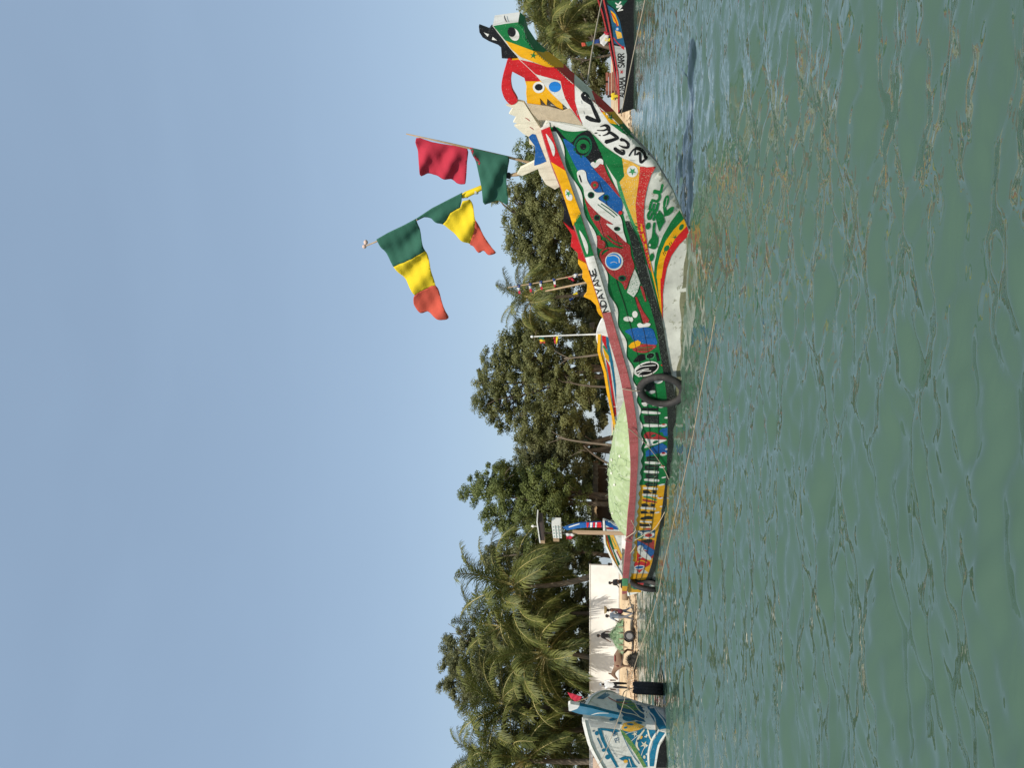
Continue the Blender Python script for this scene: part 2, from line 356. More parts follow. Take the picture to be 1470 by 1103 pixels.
# ------------------------------------------------------------------ boats: a hull given in its own frame (s along, q across, z up)
def tab(xs, ys):
    xs = np.array(xs, float); ys = np.array(ys, float); o = np.argsort(xs); xs, ys = xs[o], ys[o]
    return lambda x: np.interp(x, xs, ys)
class Boat:
    def __init__(s, S, d, Qf, smin, tau=(5, 60)):
        s.S = np.array(S, float); d = np.array(d, float); s.d = d / np.linalg.norm(d); s.n = np.array([s.d[1], -s.d[0]]); s.Q = Qf; s.tau = tau; s.smin = smin
    def w(s, a, q, z):
        p = s.S + s.d * a + s.n * q; return (float(p[0]), float(p[1]), float(z))
    def loc(s, P):
        P = np.atleast_2d(np.array(P, float)); r = P[:, :2] - s.S
        return r @ s.d, r @ s.n, P[:, 2]
    def hit(s, px):
        """(s, q, z, side) where the rays through picture positions first meet the hull's side surface"""
        px = np.atleast_2d(np.array(px, float)); D = np.array([tuple(ray(x, y)) for x, y in px]); n = len(px)
        D = D / D[:, 1:2]; ts = np.linspace(s.tau[0], s.tau[1], 900)
        P = np.array([0, 0, CAMH])[None, None] + D[:, None] * ts[None, :, None]
        r = P[..., :2] - s.S; a = r @ s.d; q = r @ s.n; z = P[..., 2]
        g = np.abs(q) - s.Q(a, z)
        i = np.argmax(g < 0, axis=1); bad = ~(g < 0).any(1)
        if bad.any(): i[bad] = np.argmin(g[bad], axis=1)
        i = np.maximum(i, 1); lo = ts[i - 1].copy(); hi = ts[i].copy()
        for _ in range(24):
            mid = (lo + hi) / 2; P = np.array([0, 0, CAMH]) + D * mid[:, None]; r = P[:, :2] - s.S
            gm = np.abs(r @ s.n) - s.Q(r @ s.d, P[:, 2]); hi = np.where(gm < 0, mid, hi); lo = np.where(gm < 0, lo, mid)
        P = np.array([0, 0, CAMH]) + D * hi[:, None]; a, q, z = s.loc(P)
        s.bad = bad; return a, q, z
    def plane(s, px, q):
        """(s, z) on the vertical plane q = const (or q per point)"""
        px = np.atleast_2d(np.array(px, float)); D = np.array([tuple(ray(x, y)) for x, y in px])
        den = D[:, :2] @ s.n; t = (q + s.S @ s.n) / den; P = np.array([0, 0, CAMH]) + D * t[:, None]
        a, _, z = s.loc(P); return a, z
    def on_side(s, a, z, off=0.0, side=1):
        q = s.Q(np.array([a]), np.array([z]))[0] + off; return s.w(a, side * q, z)
    def motif(s, name, shapes, parent, step=5.0, base=.004, dl=.0025):
        """painted marks: shapes = [(frame, polygon, colour key, layer)], laid on the hull side a few mm proud"""
        V = []; F = []; MI = []; keys = []
        for (f, poly, col, lay) in shapes:
            px = fr(f, poly)
            try: V2, F2 = tri_poly(px, step)
            except Exception: continue
            a, q, z = s.hit(V2); off = base + dl * lay
            k = len(V)
            for i in range(len(a)):
                P = Vector(s.w(a[i], q[i], z[i])); t = Vector((0, 0, CAMH)) - P; t.normalize(); V.append(P + t * off * 1.5)
            if col not in keys: keys.append(col)
            for g in F2:
                if not s.bad[list(g)].any(): F.append(tuple(k + j for j in g)); MI.append(keys.index(col))
        return mobj(name, V, F, [C[c] for c in keys], parent, MI, 'auto')
    def board(s, name, f, poly, q, th, mats, parent, step=1e9, bevel=.006):
        """a flat plank cut to an outline, standing in the plane q"""
        px = fr(f, poly); a, z = s.plane(px, q); P2 = list(zip(a, z))
        V, F = prism(P2, lambda p: s.w(p[0], q, p[1]), lambda p: s.w(p[0], q - th, p[1]), step)
        o = mobj(name, V, F, mats, parent)
        if bevel:
            b = o.modifiers.new('bevel', 'BEVEL'); b.width = bevel; b.segments = 2; b.limit_method = 'ANGLE'; b.angle_limit = R(50)
        return o
    def flat(s, name, shapes, q, parent, base=.004, dl=.0025):
        V = []; F = []; MI = []; keys = []
        for (f, poly, col, lay) in shapes:
            V2, F2 = tri_poly(fr(f, poly), 1e9); a, z = s.plane(V2, q + base + dl * lay)
            k = len(V); V += [s.w(a[i], q + base + dl * lay, z[i]) for i in range(len(a))]
            if col not in keys: keys.append(col)
            for g in F2: F.append(tuple(k + j for j in g)); MI.append(keys.index(col))
        return mobj(name, V, F, [C[c] for c in keys], parent, MI)
# ------------------------------------------------------------------ the painted boat in the middle
S0 = atz(989, 332, 0)
mb = Boat((S0.x, S0.y), (.64, -.77), None, -20, (8, 45))
ridge = [(705, 232), (790, 304), (840, 494), (960, 674), (1140, 844)]
ra, rz = mb.plane(fr('A1', ridge) + [(800, 99), (824, 121), (850, 144), (881, 172)], .19)
rb, rzb = mb.plane([(912, 203), (940, 231), (965, 273), (989, 330)], .08)
STEM_Z = tab([-.5, -.4, -.12] + list(rzb[::-1]) + list(rz[::-1]) + [rz[0] + .01], [-.8, -.5, -.05] + list(rb[::-1]) + list(ra[::-1]) + [ra[0]])
def STEM_Z_inv(p): return mb.plane([p], .15)[1][0]
TZ = tab([0, .8, 1.2, 1.7, 2.0], [.05, .06, .10, .17, .19])
BW = tab([5, 0, -.54, -1.33, -2, -2.5, -3.2, -4.2, -6, -8, -11, -13.7, -17, -21], [.05, .05, .2, .45, .8, 1.02, 1.2, 1.33, 1.42, 1.42, 1.25, 1.0, .7, .45])
BR = tab([5, 3, 2, 1, 0, -1.3, -2.5, -4.2, -6, -8, -11, -14, -17, -21], [.19, .22, .32, .46, .64, .98, 1.36, 1.6, 1.72, 1.72, 1.52, 1.22, .9, .62])
ZR = tab([-21, -12, -6, -3, -1, 0, 1, 2, 3], [1.1, 1.1, 1.2, 1.45, 1.8, 2.0, 2.3, 2.6, 2.85])
def Q_main(a, z):
    f = np.clip(z / ZR(a), -.25, 1.08); q = BW(a) + (BR(a) - BW(a)) * f
    q = np.maximum(q, TZ(z)); q = np.minimum(q, TZ(z) + .75 * np.maximum(STEM_Z(z) - a, 0))
    return np.where(a > STEM_Z(z), -1.0, q)
mb.Q = Q_main
mbr = Boat((S0.x, S0.y), (.64, -.77), lambda a, z: np.where(Q_main(a, z) < 0, -1, Q_main(a, z) + .075), -20, (8, 45))
RU = [(777, 186), (790.7, 232), (805, 268.4), (813, 290), (823, 321), (840, 370), (852, 408), (865, 449), (874, 484), (888, 531), (895, 566), (901, 607), (904, 645), (905, 675), (903.7, 713), (901, 740), (898.5, 779), (895, 820), (893, 851)]
RL = [(789, 182), (801, 219), (811, 245), (827, 289), (833, 304), (853, 367), (863, 402), (877, 448), (889, 490), (904, 545), (911, 584), (915.5, 622), (916, 655), (914.5, 681), (912.6, 713), (910, 748), (908, 772), (905, 803), (902, 830), (900, 851)]
CU = [(840, 184), (852, 195), (865, 226), (884, 270), (890, 291), (898, 320), (906, 349), (911, 374), (920, 405), (929, 425), (937, 451), (943, 476), (946.5, 500), (950, 521), (954.7, 550), (957, 571), (958, 594), (958.8, 619), (958, 643), (956.7, 681), (955, 695), (951, 725), (947, 754), (943, 770), (940, 787), (936, 808), (931, 823), (924.4, 838), (920, 851)]
CLW = [(884, 270), (892, 291), (903, 320), (912, 335), (920, 353), (930, 392), (940, 426), (948, 451), (953, 475), (957, 500), (961, 524), (967, 555), (969, 575), (970, 600), (969, 630), (966, 660), (961, 697), (957.5, 730), (952, 762), (948.5, 785), (944, 805), (940, 818), (934, 835), (929, 851)]
def curve(px, B=mb):
    a, q, z = B.hit(smooth_open(px, 4)); o = np.argsort(a); return tab(a[o], z[o]), a.min(), a.max()
zRU, a0, a1 = curve(RU); zRL, _, _ = curve(RL); zCU, c0, c1 = curve(CU); zCL, k0, k1 = curve(CLW)
SA = a0                                          # stern end
boat = empty('painted_fishing_boat', (S0.x, S0.y, 0))
tag(boat, 'long pirogue painted green, yellow, red and white with tall carved prow, moored in the middle', 'boat')
# hull: outline in (s, z), both sides, stem and stern closed
logi = fr('A2', [(1160, 920), (1080, 800), (960, 680), (880, 612), (740, 480), (620, 330), (540, 240), (430, 135), (330, 45)]) + fr('A1', [(690, 770), (590, 660), (480, 520), (300, 292)])
la, lz = mb.plane(logi, .19)
sr = np.linspace(SA, a1 - .02, 60)
can = fr('A2', [(720, 862), (900, 880), (1100, 915)]); ca, _, cz = mb.hit(can)
OUT = [(s, float(zRU(s)) - .02) for s in sr] + list(zip(ca, cz)) + list(zip(la, lz)) + list(zip(ra, rz)) + list(zip(rb, rzb)) + [(-.05, -.12), (-.5, -.4), (-6, -.5), (-14, -.45), (-17, -.25), (SA + .15, .05)]
V2, F2 = tri_poly(OUT, .16)
def Qs(a, z):
    f = np.clip(z / ZR(a), -.25, 1.08); q = np.maximum(BW(a) + (BR(a) - BW(a)) * f, TZ(z))
    return np.minimum(q, TZ(z) + .75 * np.maximum(STEM_Z(z) - a, 0))
qv = Qs(V2[:, 0], V2[:, 1]); n = len(V2)
V = [mb.w(V2[i, 0], qv[i], V2[i, 1]) for i in range(n)] + [mb.w(V2[i, 0], -qv[i], V2[i, 1]) for i in range(n)]
E = {}
for f in F2:
    for i in range(len(f)): E[(f[i], f[(i + 1) % len(f)])] = 1
F = [tuple(f) for f in F2] + [tuple(i + n for i in f[::-1]) for f in F2]; MI = [0] * len(F)
zg, zy, zr, zw, zfr, zfy, zfg = [float(STEM_Z_inv(p)) for p in [(783, 86), (806, 104), (824, 121), (850, 144), (880, 171), (893, 184), (912, 203)]]
def stem_col(a, z):
    if a < float(STEM_Z(np.array([z]))[0]) - .06 or z < .02: return 0
    if z > zcap: return 1
    for lim, c_ in ((zg, 2), (zy, 3), (zr, 4), (zw, 1), (zfr, 4), (zfy, 3), (zfg, 2)):
        if z > lim: return c_
    return 0
zcap = float(rz[0]) - .03
for (i, j) in E:
    if (j, i) not in E:
        am = (V2[i, 0] + V2[j, 0]) / 2; zm = (V2[i, 1] + V2[j, 1]) / 2
        if not (am < a1 - .1 and zm > .45 and am > SA + .1): F.append((j, i, i + n, j + n)); MI.append(1 if zm > zcap else stem_col(am, zm))   # open on top between the rails
hull = mobj('hull', V, F, [C['hullw'], C['white'], C['green'], C['yellow'], C['red']], boat, MI, 'auto')
# inner lining (pale green paint) and floor boards
V = []; F = []; st = np.linspace(SA + .1, a1 - .6, 70)
for sd in (1, -1):
    k = len(V)
    for s in st:
        for t in (0, .5, 1):
            zb = max(.25, (s + .3) * .9); z = zb + (float(zRU(s)) - .03 - zb) * t; V.append(mb.w(s, sd * (Qs(np.array([s]), np.array([z]))[0] - .07), z))
    for i in range(len(st) - 1):
        for t in range(2): F.append((k + i * 3 + t, k + i * 3 + 3 + t, k + i * 3 + 4 + t, k + i * 3 + 1 + t))
mobj('inner_lining', V, F, paint('pale_green', (.36, .46, .27), .1, (.5, .5, .4), .8), boat)
for i in range(30):
    s = SA + 1.0 + i * .62
    if s > -2.4: break
    b = float(BW(s)) * .96; mm = MB(); p = mb.w(s, 0, .3); rot = Matrix.Rotation(math.atan2(mb.d[1], mb.d[0]), 3, 'Z')
    mm.box(p, (.58, 2 * b, .04), rot); mm.build('floor_board', WOOD, boat)
for s in (-16.5, -13.6, -4.4, -2.6, -.9):
    z = float(zRU(s)) - .28; b = float(Qs(np.array([s]), np.array([z]))[0]) - .06; rot = Matrix.Rotation(math.atan2(mb.d[1], mb.d[0]), 3, 'Z')
    mm = MB(); mm.box(mb.w(s, 0, z), (.28, 2 * b, .05), rot); mm.build('thwart', WOOD, boat)
def sweep(name, s0, s1, zlo, zhi, off, th, mats, parent, n=60, side=1):
    V = []; F = []
    for s in np.linspace(s0, s1, n):
        lo, hi = float(zlo(s)), float(zhi(s)); q1 = Qs(np.array([s]), np.array([lo]))[0]; q2 = Qs(np.array([s]), np.array([hi]))[0]
        V += [mb.w(s, side * (q1 + off), lo), mb.w(s, side * (q2 + off), hi), mb.w(s, side * (q2 + off - th), hi), mb.w(s, side * (q1 + off - th), lo)]
    for i in range(n - 1):
        for j in range(4):
            g = (i * 4 + j, i * 4 + (j + 1) % 4, i * 4 + 4 + (j + 1) % 4, i * 4 + 4 + j); F.append(g if side < 0 else g[::-1])
    F += [(0, 1, 2, 3), tuple((n - 1) * 4 + j for j in (3, 2, 1, 0))]
    return mobj(name, V, F, mats, parent)
rail = sweep('rail', SA, a1, zRL, zRU, .075, .17, C['rail'], boat, 90)
rail2 = sweep('rail', SA, a1 - .8, zRL, zRU, .075, .17, C['white'], boat, 90, -1); rail2['label'] = 'white painted far rail'
# wave-cut fringe board under the rail
_sg = np.linspace(-22, 6, 600); _ph = np.concatenate([[0], np.cumsum(np.diff(_sg) * 2 * math.pi / np.interp(_sg[1:], [-20, -6, -2, 1, 3], [.55, .58, .8, 1.0, 1.1]))])
zS = lambda s: zRL(s) - np.interp(s, [-20, -14, -3, 1, 3], [.07, .08, .115, .125, .09]) - np.interp(s, [-18, -6, -3, 3], [.018, .026, .04, .055]) * np.cos(np.interp(s, _sg, _ph))
fringe = sweep('fringe_board', SA + 1.0, a1 - .05, zS, lambda s: zRL(s) + .01, .025, .03, C['white'], boat, 420)
# rub strake along the chine
strake = sweep('rub_strake', SA, 0.6, lambda s: zCL(s), lambda s: zCU(s), .035, .06, C['grime'], boat, 110)

for fr_, nm in ((.36, 'plank_seam'), (.70, 'plank_seam')):
    sweep(nm, SA + .2, 1.6, lambda s, f=fr_: zCU(s) + (zRL(s) - .1 - zCU(s)) * f - .004, lambda s, f=fr_: zCU(s) + (zRL(s) - .1 - zCU(s)) * f + .004, .020, .03, mat('seam_dark', (.03, .035, .03), .9), boat, 90)
stain = sweep('waterline_stain', -15, -.02, lambda s: -.12, lambda s: .075 + .03 * math.sin(s * 3.1) + .02 * math.sin(s * 7.7 + 1), .003, .01, mat('algae_stain', (.20, .20, .12), .7, .35, 5, (.10, .12, .06), .1, 9), boat, 140)
# ---- painted side planks
up = [p for p in CU if 183 < p[1] < 860]
front = fr('A2', [(1100, 915), (900, 880), (720, 862)])
gsplit = 697
cu_g = [p for p in up if p[1] < gsplit] + [(954.6, gsplit)]; rl_g = [p for p in RL if p[1] < gsplit] + [(913.5, gsplit)]
mb.motif('side_planks_paint', [('px', cu_g + rl_g[::-1], 'green', 0)], hull, 6)
cu_y = [(954.6, gsplit)] + [p for p in up if gsplit < p[1] < 824]; rl_y = [(913.5, gsplit)] + [p for p in RL if gsplit < p[1] < 824]
mb.motif('stern_planks_paint', [('px', cu_y + rl_y[::-1], 'yellow', 0)], hull, 6)

def E_(f, cx, cy, rx, ry, col, lay, rot=0): return (f, ell_poly(cx, cy, rx, ry, rot), col, lay)
def K_(f, pts, w, col, lay): return (f, stroke_poly(pts, w), col, lay)
def P_(f, pts, col, lay, sm=True): return (f, smooth_closed(pts, 4) if sm else pts, col, lay)
GLY = {'N': [[(0, 0), (0, 1)], [(0, 1), (1, 0)], [(1, 0), (1, 1)]], 'D': [[(0, 0), (0, 1)], [(0, 1), (.7, .9), (1, .5), (.7, .1), (0, 0)]],
       'A': [[(0, 0), (.5, 1)], [(.5, 1), (1, 0)], [(.2, .35), (.8, .35)]], 'Y': [[(0, 1), (.5, .5)], [(1, 1), (.5, .5), (.45, 0)]],
       'E': [[(0, 0), (0, 1)], [(0, 1), (1, 1)], [(0, .5), (.8, .5)], [(0, 0), (1, 0)]], 'S': [[(1, .85), (.5, 1), (.05, .8), (.2, .55), (.8, .42), (.95, .18), (.5, 0), (0, .12)]],
       'U': [[(0, 1), (0, .25), (.5, 0), (1, .25), (1, 1)]], 'L': [[(0, 1), (0, 0)], [(0, 0), (1, 0)]], 'M': [[(0, 0), (.1, 1)], [(.1, 1), (.5, .3)], [(.5, .3), (.9, 1)], [(.9, 1), (1, 0)]],
       'R': [[(0, 0), (0, 1)], [(0, 1), (.8, .95), (.9, .7), (.6, .52), (0, .5)], [(.4, .5), (1, 0)]], 'K': [[(0, 0), (0, 1)], [(1, 1), (0, .45)], [(.3, .6), (1, 0)]],
       'I': [[(.5, 0), (.5, 1)]], 'H': [[(0, 0), (0, 1)], [(1, 0), (1, 1)], [(0, .5), (1, .5)]], 'B': [[(0, 0), (0, 1)], [(0, 1), (.8, .9), (.7, .6), (0, .52)], [(0, .52), (1, .4), (.9, .05), (0, 0)]],
       'P': [[(0, 0), (0, 1)], [(0, 1), (.9, .95), (.9, .6), (0, .5)]], 'O': [[(.5, 0), (0, .3), (0, .7), (.5, 1), (1, .7), (1, .3), (.5, 0)]]}
def text(f, string, p0, p1, h, wd, col, lay, gap=.28):
    out = []; p0 = np.array(p0, float); p1 = np.array(p1, float); e = p1 - p0; Ln = np.linalg.norm(e); e /= Ln; upv = np.array([e[1], -e[0]])
    adv = Ln / len(string); lw = adv * (1 - gap)
    for i, ch in enumerate(string):
        for st_ in GLY.get(ch, []):
            out.append((f, stroke_poly([tuple(p0 + e * (i * adv + x * lw) + upv * (y * h)) for x, y in st_], wd, len(st_) > 2), col, lay))
    return out
mb.motif('bow_eye_painting', [
    P_('R2', [(575, 112), (800, 160), (1000, 205), (1040, 225), (930, 240), (850, 242), (760, 228), (690, 195), (640, 160)], 'white', 1),
    P_('B', [(495, 130), (530, 165), (565, 205), (605, 235), (645, 190), (690, 165), (722, 168), (760, 235), (803, 338), (760, 345), (738, 365), (718, 352), (640, 268), (556, 214), (510, 170)], 'black', 1),
    P_('R2', [(620, 190), (660, 200), (690, 260), (740, 300), (700, 310), (650, 270)], 'black', 1),
    E_('A3', 225, 850, 112, 140, 'dgreen', 2, 15), E_('A3', 225, 850, 90, 112, 'black', 3, 15), E_('A3', 230, 850, 82, 85, 'green', 4), E_('A3', 230, 852, 38, 40, 'black', 5),
    P_('B', [(556, 212), (640, 270), (722, 358), (745, 400), (830, 490), (905, 575), (922, 612), (920, 650), (895, 690), (860, 680), (760, 560), (680, 460), (640, 400), (600, 320)], 'blue', 2),
    P_('B', [(745, 390), (765, 372), (800, 362), (832, 440), (880, 520), (908, 578), (830, 490), (765, 420)], 'dred', 3),
    P_('B', [(725, 370), (740, 355), (755, 362), (765, 345), (785, 335), (802, 345), (803, 372), (785, 368), (768, 386), (748, 394)], 'white', 4)], hull)
mb.motif('white_fish_painting', [
    P_('B', [(640, 430), (650, 410), (675, 405), (695, 420), (705, 470), (735, 520), (760, 545), (812, 548), (772, 582), (810, 612), (870, 660), (905, 690), (920, 725), (930, 790), (948, 855), (900, 812), (822, 742), (868, 745), (790, 692), (720, 622), (690, 575), (680, 520), (655, 480)], 'white', 5),
    K_('B', [(655, 440), (668, 480)], 9, 'black', 6), K_('B', [(770, 620), (830, 665), (875, 700)], 5, 'dgreen', 6), K_('B', [(790, 615), (850, 655), (890, 690)], 6, 'dgreen', 6),
    E_('B', 750, 500, 24, 25, 'dred', 5), E_('B', 750, 500, 9, 9, 'green', 6), E_('B', 728, 562, 21, 21, 'dgreen', 6), E_('B', 728, 562, 14, 15, 'black', 7), E_('B', 820, 578, 17, 19, 'dgreen', 6), E_('B', 820, 578, 12, 13, 'black', 7),
    E_('B', 890, 772, 20, 14, 'dgreen', 6), E_('B', 886, 770, 14, 10, 'black', 7), E_('B', 910, 672, 12, 12, 'red', 6)], hull)
mb.motif('red_fish_painting', [
    P_('B', [(688, 580), (720, 622), (790, 690), (868, 745), (822, 742), (900, 812), (948, 855), (962, 885), (900, 880), (830, 850), (770, 770), (722, 690)], 'dred', 3),
    K_('C', [(560, 110), (620, 160), (690, 190)], 10, 'green', 5), K_('C', [(540, 130), (610, 190), (680, 220)], 9, 'green', 5),
    E_('B', 765, 703, 20, 20, 'dgreen', 5), E_('B', 765, 703, 14, 14, 'black', 6),
    P_('C', [(560, 250), (620, 215), (690, 225), (755, 190), (772, 290), (800, 388), (762, 490), (722, 588), (690, 530), (600, 465), (545, 400), (505, 310)], 'dred', 4),
    E_('C', 480, 135, 26, 26, 'dred', 4), E_('C', 508, 190, 38, 40, 'dred', 4), K_('C', [(502, 310), (508, 260), (545, 228), (600, 222), (660, 245)], 16, 'dred', 4),
    E_('C', 622, 337, 80, 80, 'white', 6), E_('C', 618, 336, 68, 68, 'sky', 7), K_('C', [(570, 292), (620, 284), (662, 308), (668, 350)], 9, 'white', 8), K_('C', [(590, 352), (620, 342), (650, 354)], 4, 'white', 8),
    E_('C', 692, 488, 34, 27, 'dgreen', 6), E_('C', 692, 486, 20, 15, 'black', 7),
    P_('C', [(803, 405), (835, 480), (852, 530), (830, 600), (795, 655), (735, 612), (765, 510)], 'wwhite', 5, False)], hull)
mb.motif('fish_painting', [P_('C', [(450, 60), (560, 160), (540, 60), (470, 10)], 'green', 2)], hull)
mb.motif('fish_painting', [E_('C', 740, 845, 36, 22, 'white', 3), E_('C', 805, 805, 24, 30, 'white', 3), E_('C', 775, 850, 14, 22, 'white', 3)], hull)
mb.motif('fish_painting', [K_('C', [(815, 655), (840, 730), (868, 790), (905, 868)], [14, 26, 30, 60], 'dred', 3), K_('C', [(900, 690), (880, 620), (860, 560)], [14, 24, 18], 'dred', 3)], hull)
mb.motif('fish_painting', [P_('C', [(825, 895), (850, 880), (880, 892), (910, 880), (942, 888), (928, 912), (880, 918), (840, 922)], 'white', 5)], hull)
mb.motif('fish_painting', [P_('C', [(718, 952), (800, 925), (890, 918), (960, 935), (985, 1000), (998, 1070), (900, 1065), (800, 1040), (765, 990)], 'blue', 2)], hull)
mb.motif('fish_painting', [P_('D', [(748, 105), (775, 75), (830, 52), (858, 70), (850, 98), (800, 122), (765, 125)], 'yellow', 3, False)], hull)
mb.motif('fish_painting', [P_('D', [(785, 128), (855, 88), (992, 98), (940, 148), (880, 165), (815, 155)], 'dred', 2), K_('D', [(830, 120), (900, 118), (960, 112)], 7, 'green', 4), K_('D', [(830, 138), (890, 142), (945, 132)], 6, 'green', 4)], hull)
mb.motif('fish_painting', [P_('D', [(790, 245), (820, 200), (860, 175), (895, 185), (900, 220), (850, 240)], 'black', 2), E_('D', 940, 190, 46, 32, 'lgreen', 2, -20), E_('D', 940, 190, 34, 22, 'black', 3, -20)], hull)
mb.motif('fish_painting', [P_('D', [(985, 160), (1005, 160), (1025, 235), (1000, 240)], 'black', 2, False)], hull)
mb.motif('round_emblem_painting', [
    E_('R6', 440, 275, 172, 92, 'white', 3, -18), E_('R6', 445, 275, 150, 74, 'black', 4, -18),
    K_('R6', [(310, 320), (400, 285), (470, 275)], 13, 'white', 5), K_('R6', [(300, 290), (370, 245), (470, 232), (560, 225)], 10, 'white', 5), K_('R6', [(330, 350), (390, 305), (500, 300)], 11, 'white', 5), K_('R6', [(290, 330), (320, 355), (345, 375)], 22, 'white', 5),
    P_('R6', [(628, 222), (662, 203), (712, 214), (682, 236), (650, 242)], 'red', 4, False),
    P_('R6', [(425, 440), (500, 415), (540, 470), (552, 540), (490, 575), (425, 555), (405, 500)], 'black', 2), E_('R6', 515, 580, 45, 22, 'grey', 3, -8), E_('R6', 420, 555, 22, 12, 'white', 3, 40),
    E_('R6', 600, 430, 60, 38, 'white', 3, -8), E_('R6', 592, 415, 33, 17, 'red', 4, -8)], hull)
SH = []
for cx, cy, rx in [(420, 735, 42), (540, 732, 44)]:
    SH += [P_('R6', [(cx - rx, cy - 12), (cx + rx, cy - 16), (cx + rx * .6, cy + 26), (cx - rx * .4, cy + 30)], 'white', 3), P_('R6', [(cx - rx, cy - 50), (cx + rx, cy - 62), (cx + rx * .8, cy - 14), (cx - rx * .8, cy - 10)], 'black', 2)]
SH += [E_('R6', 650, 755, 56, 30, 'white', 3, -16), E_('R6', 640, 742, 32, 12, 'red', 4, -16),
       P_('R6', [(385, 785), (595, 795), (595, 828), (385, 822)], 'black', 2, False), P_('R6', [(393, 830), (605, 845), (605, 872), (395, 862)], 'white', 3),
       P_('R6', [(400, 885), (605, 890), (605, 998), (420, 990)], 'grime', 2, False), P_('R6', [(410, 1005), (612, 1010), (608, 1040), (415, 1038)], 'white', 3),
       E_('R6', 668, 1020, 46, 22, 'white', 3, -8), E_('R6', 668, 1008, 24, 9, 'red', 4), E_('R6', 705, 916, 30, 10, 'white', 3, -8),
       P_('R6', [(650, 1060), (718, 1055), (718, 1110), (600, 1110)], 'blue', 1, False),
       P_('D', [(885, 885), (918, 860), (980, 868), (1045, 900), (1085, 926), (985, 925), (900, 920)], 'dred', 3), P_('D', [(898, 920), (985, 927), (1085, 930), (1040, 952), (960, 980), (888, 1002), (912, 958)], 'white', 3),
       E_('D', 968, 893, 24, 12, 'dgreen', 4, -20), E_('D', 985, 950, 26, 13, 'dgreen', 4, -20), E_('D', 868, 950, 24, 30, 'black', 2),
       P_('D', [(960, 995), (1045, 958), (1085, 985), (1088, 1050), (1000, 1050), (900, 1080), (900, 1030)], 'blue', 2, False), P_('D', [(1040, 840), (1090, 820), (1092, 900), (1060, 895)], 'blue', 1, False),
       E_('D', 1082, 735, 18, 8, 'white', 3), E_('D', 1085, 1012, 15, 7, 'white', 3, -15), E_('D', 1055, 1052, 28, 13, 'white', 3, -8), E_('D', 1055, 1045, 15, 6, 'red', 4)]
mb.motif('green_side_lettering', SH, hull)
SH = []
for y0, y1, x0, x1 in [(178, 246, 525, 725), (312, 388, 500, 722), (450, 522, 515, 712), (592, 648, 510, 700)]:
    SH += [P_('R4', [(x0, y0), (x1 - 60, y0 - 6), (x1, y0 + 14), (x1 - 5, y1), (x0 + 30, y1 + 4), (x0, y1 - 20)], 'grime', 2, False), K_('R4', [(x0 + 40, (y0 + y1) / 2), (x1 - 30, (y0 + y1) / 2 + 6)], 12, 'dgreen', 3)]
for y, x0, x1 in [(268, 510, 732), (412, 497, 720), (542, 500, 726)]: SH.append(K_('R4', [(x0, y), ((x0 + x1) / 2, y + 8), (x1, y + 14)], [32, 44, 34], 'white', 3))
mb.motif('green_side_lettering', SH, hull)
for sh in ([E_('R4', 800, 140, 54, 20, 'white', 3, -10), E_('R4', 800, 122, 30, 12, 'red', 4)], [E_('R4', 778, 340, 46, 18, 'white', 3), E_('R4', 785, 325, 24, 10, 'red', 4)], [E_('R4', 805, 506, 38, 11, 'white', 3, -12)], [E_('R4', 770, 622, 52, 13, 'white', 3, -12)], [E_('R4', 850, 55, 28, 11, 'white', 3, -15)]): mb.motif('painted_eye', sh, hull)

SH = []
for y, x0, x1 in [(680, 485, 705), (788, 472, 700), (995, 442, 672)]: SH.append(K_('R4', [(x0, y - 8), ((x0 + x1) / 2, y), (x1, y + 10)], [32, 38, 30], 'white', 3))
for y0, y1, x0, x1 in [(700, 765, 470, 695), (915, 975, 445, 668), (1030, 1085, 435, 660)]:
    SH += [P_('R4', [(x0, y0 + 10), (x0 + 60, y0), (x0 + 110, y0 + 22), (x1 - 60, y0 + 4), (x1, y0 + 20), (x1 - 15, y1), (x0 + 90, y1 - 6), (x0 + 10, y1)], 'black', 2, False), E_('R4', (x0 + x1) / 2 + 20, (y0 + y1) / 2, 22, 8, 'worny', 3)]
SH += [K_('R4', [(485, 812), (560, 822), (690, 868)], [26, 34, 20], 'lgreen', 3), K_('R4', [(470, 862), (560, 880), (690, 905)], [26, 34, 16], 'dred', 3),
       E_('R4', 745, 830, 46, 16, 'white', 3), E_('R4', 745, 820, 22, 8, 'red', 4), E_('R4', 772, 966, 36, 9, 'white', 3, -10), E_('R4', 700, 1062, 40, 13, 'white', 3, -10),
       P_('R5', [(505, 20), (560, 8), (622, 25), (612, 55), (455, 62), (450, 42)], 'black', 2, False), K_('R5', [(450, 84), (605, 92)], 20, 'white', 3), P_('R5', [(440, 105), (500, 118), (602, 112), (596, 150), (440, 148)], 'black', 2, False), K_('R5', [(460, 160), (590, 160)], 12, 'white', 3),
       P_('R5', [(500, 190), (545, 172), (585, 180), (570, 196)], 'dred', 2)]
mb.motif('yellow_side_lettering', SH, hull)
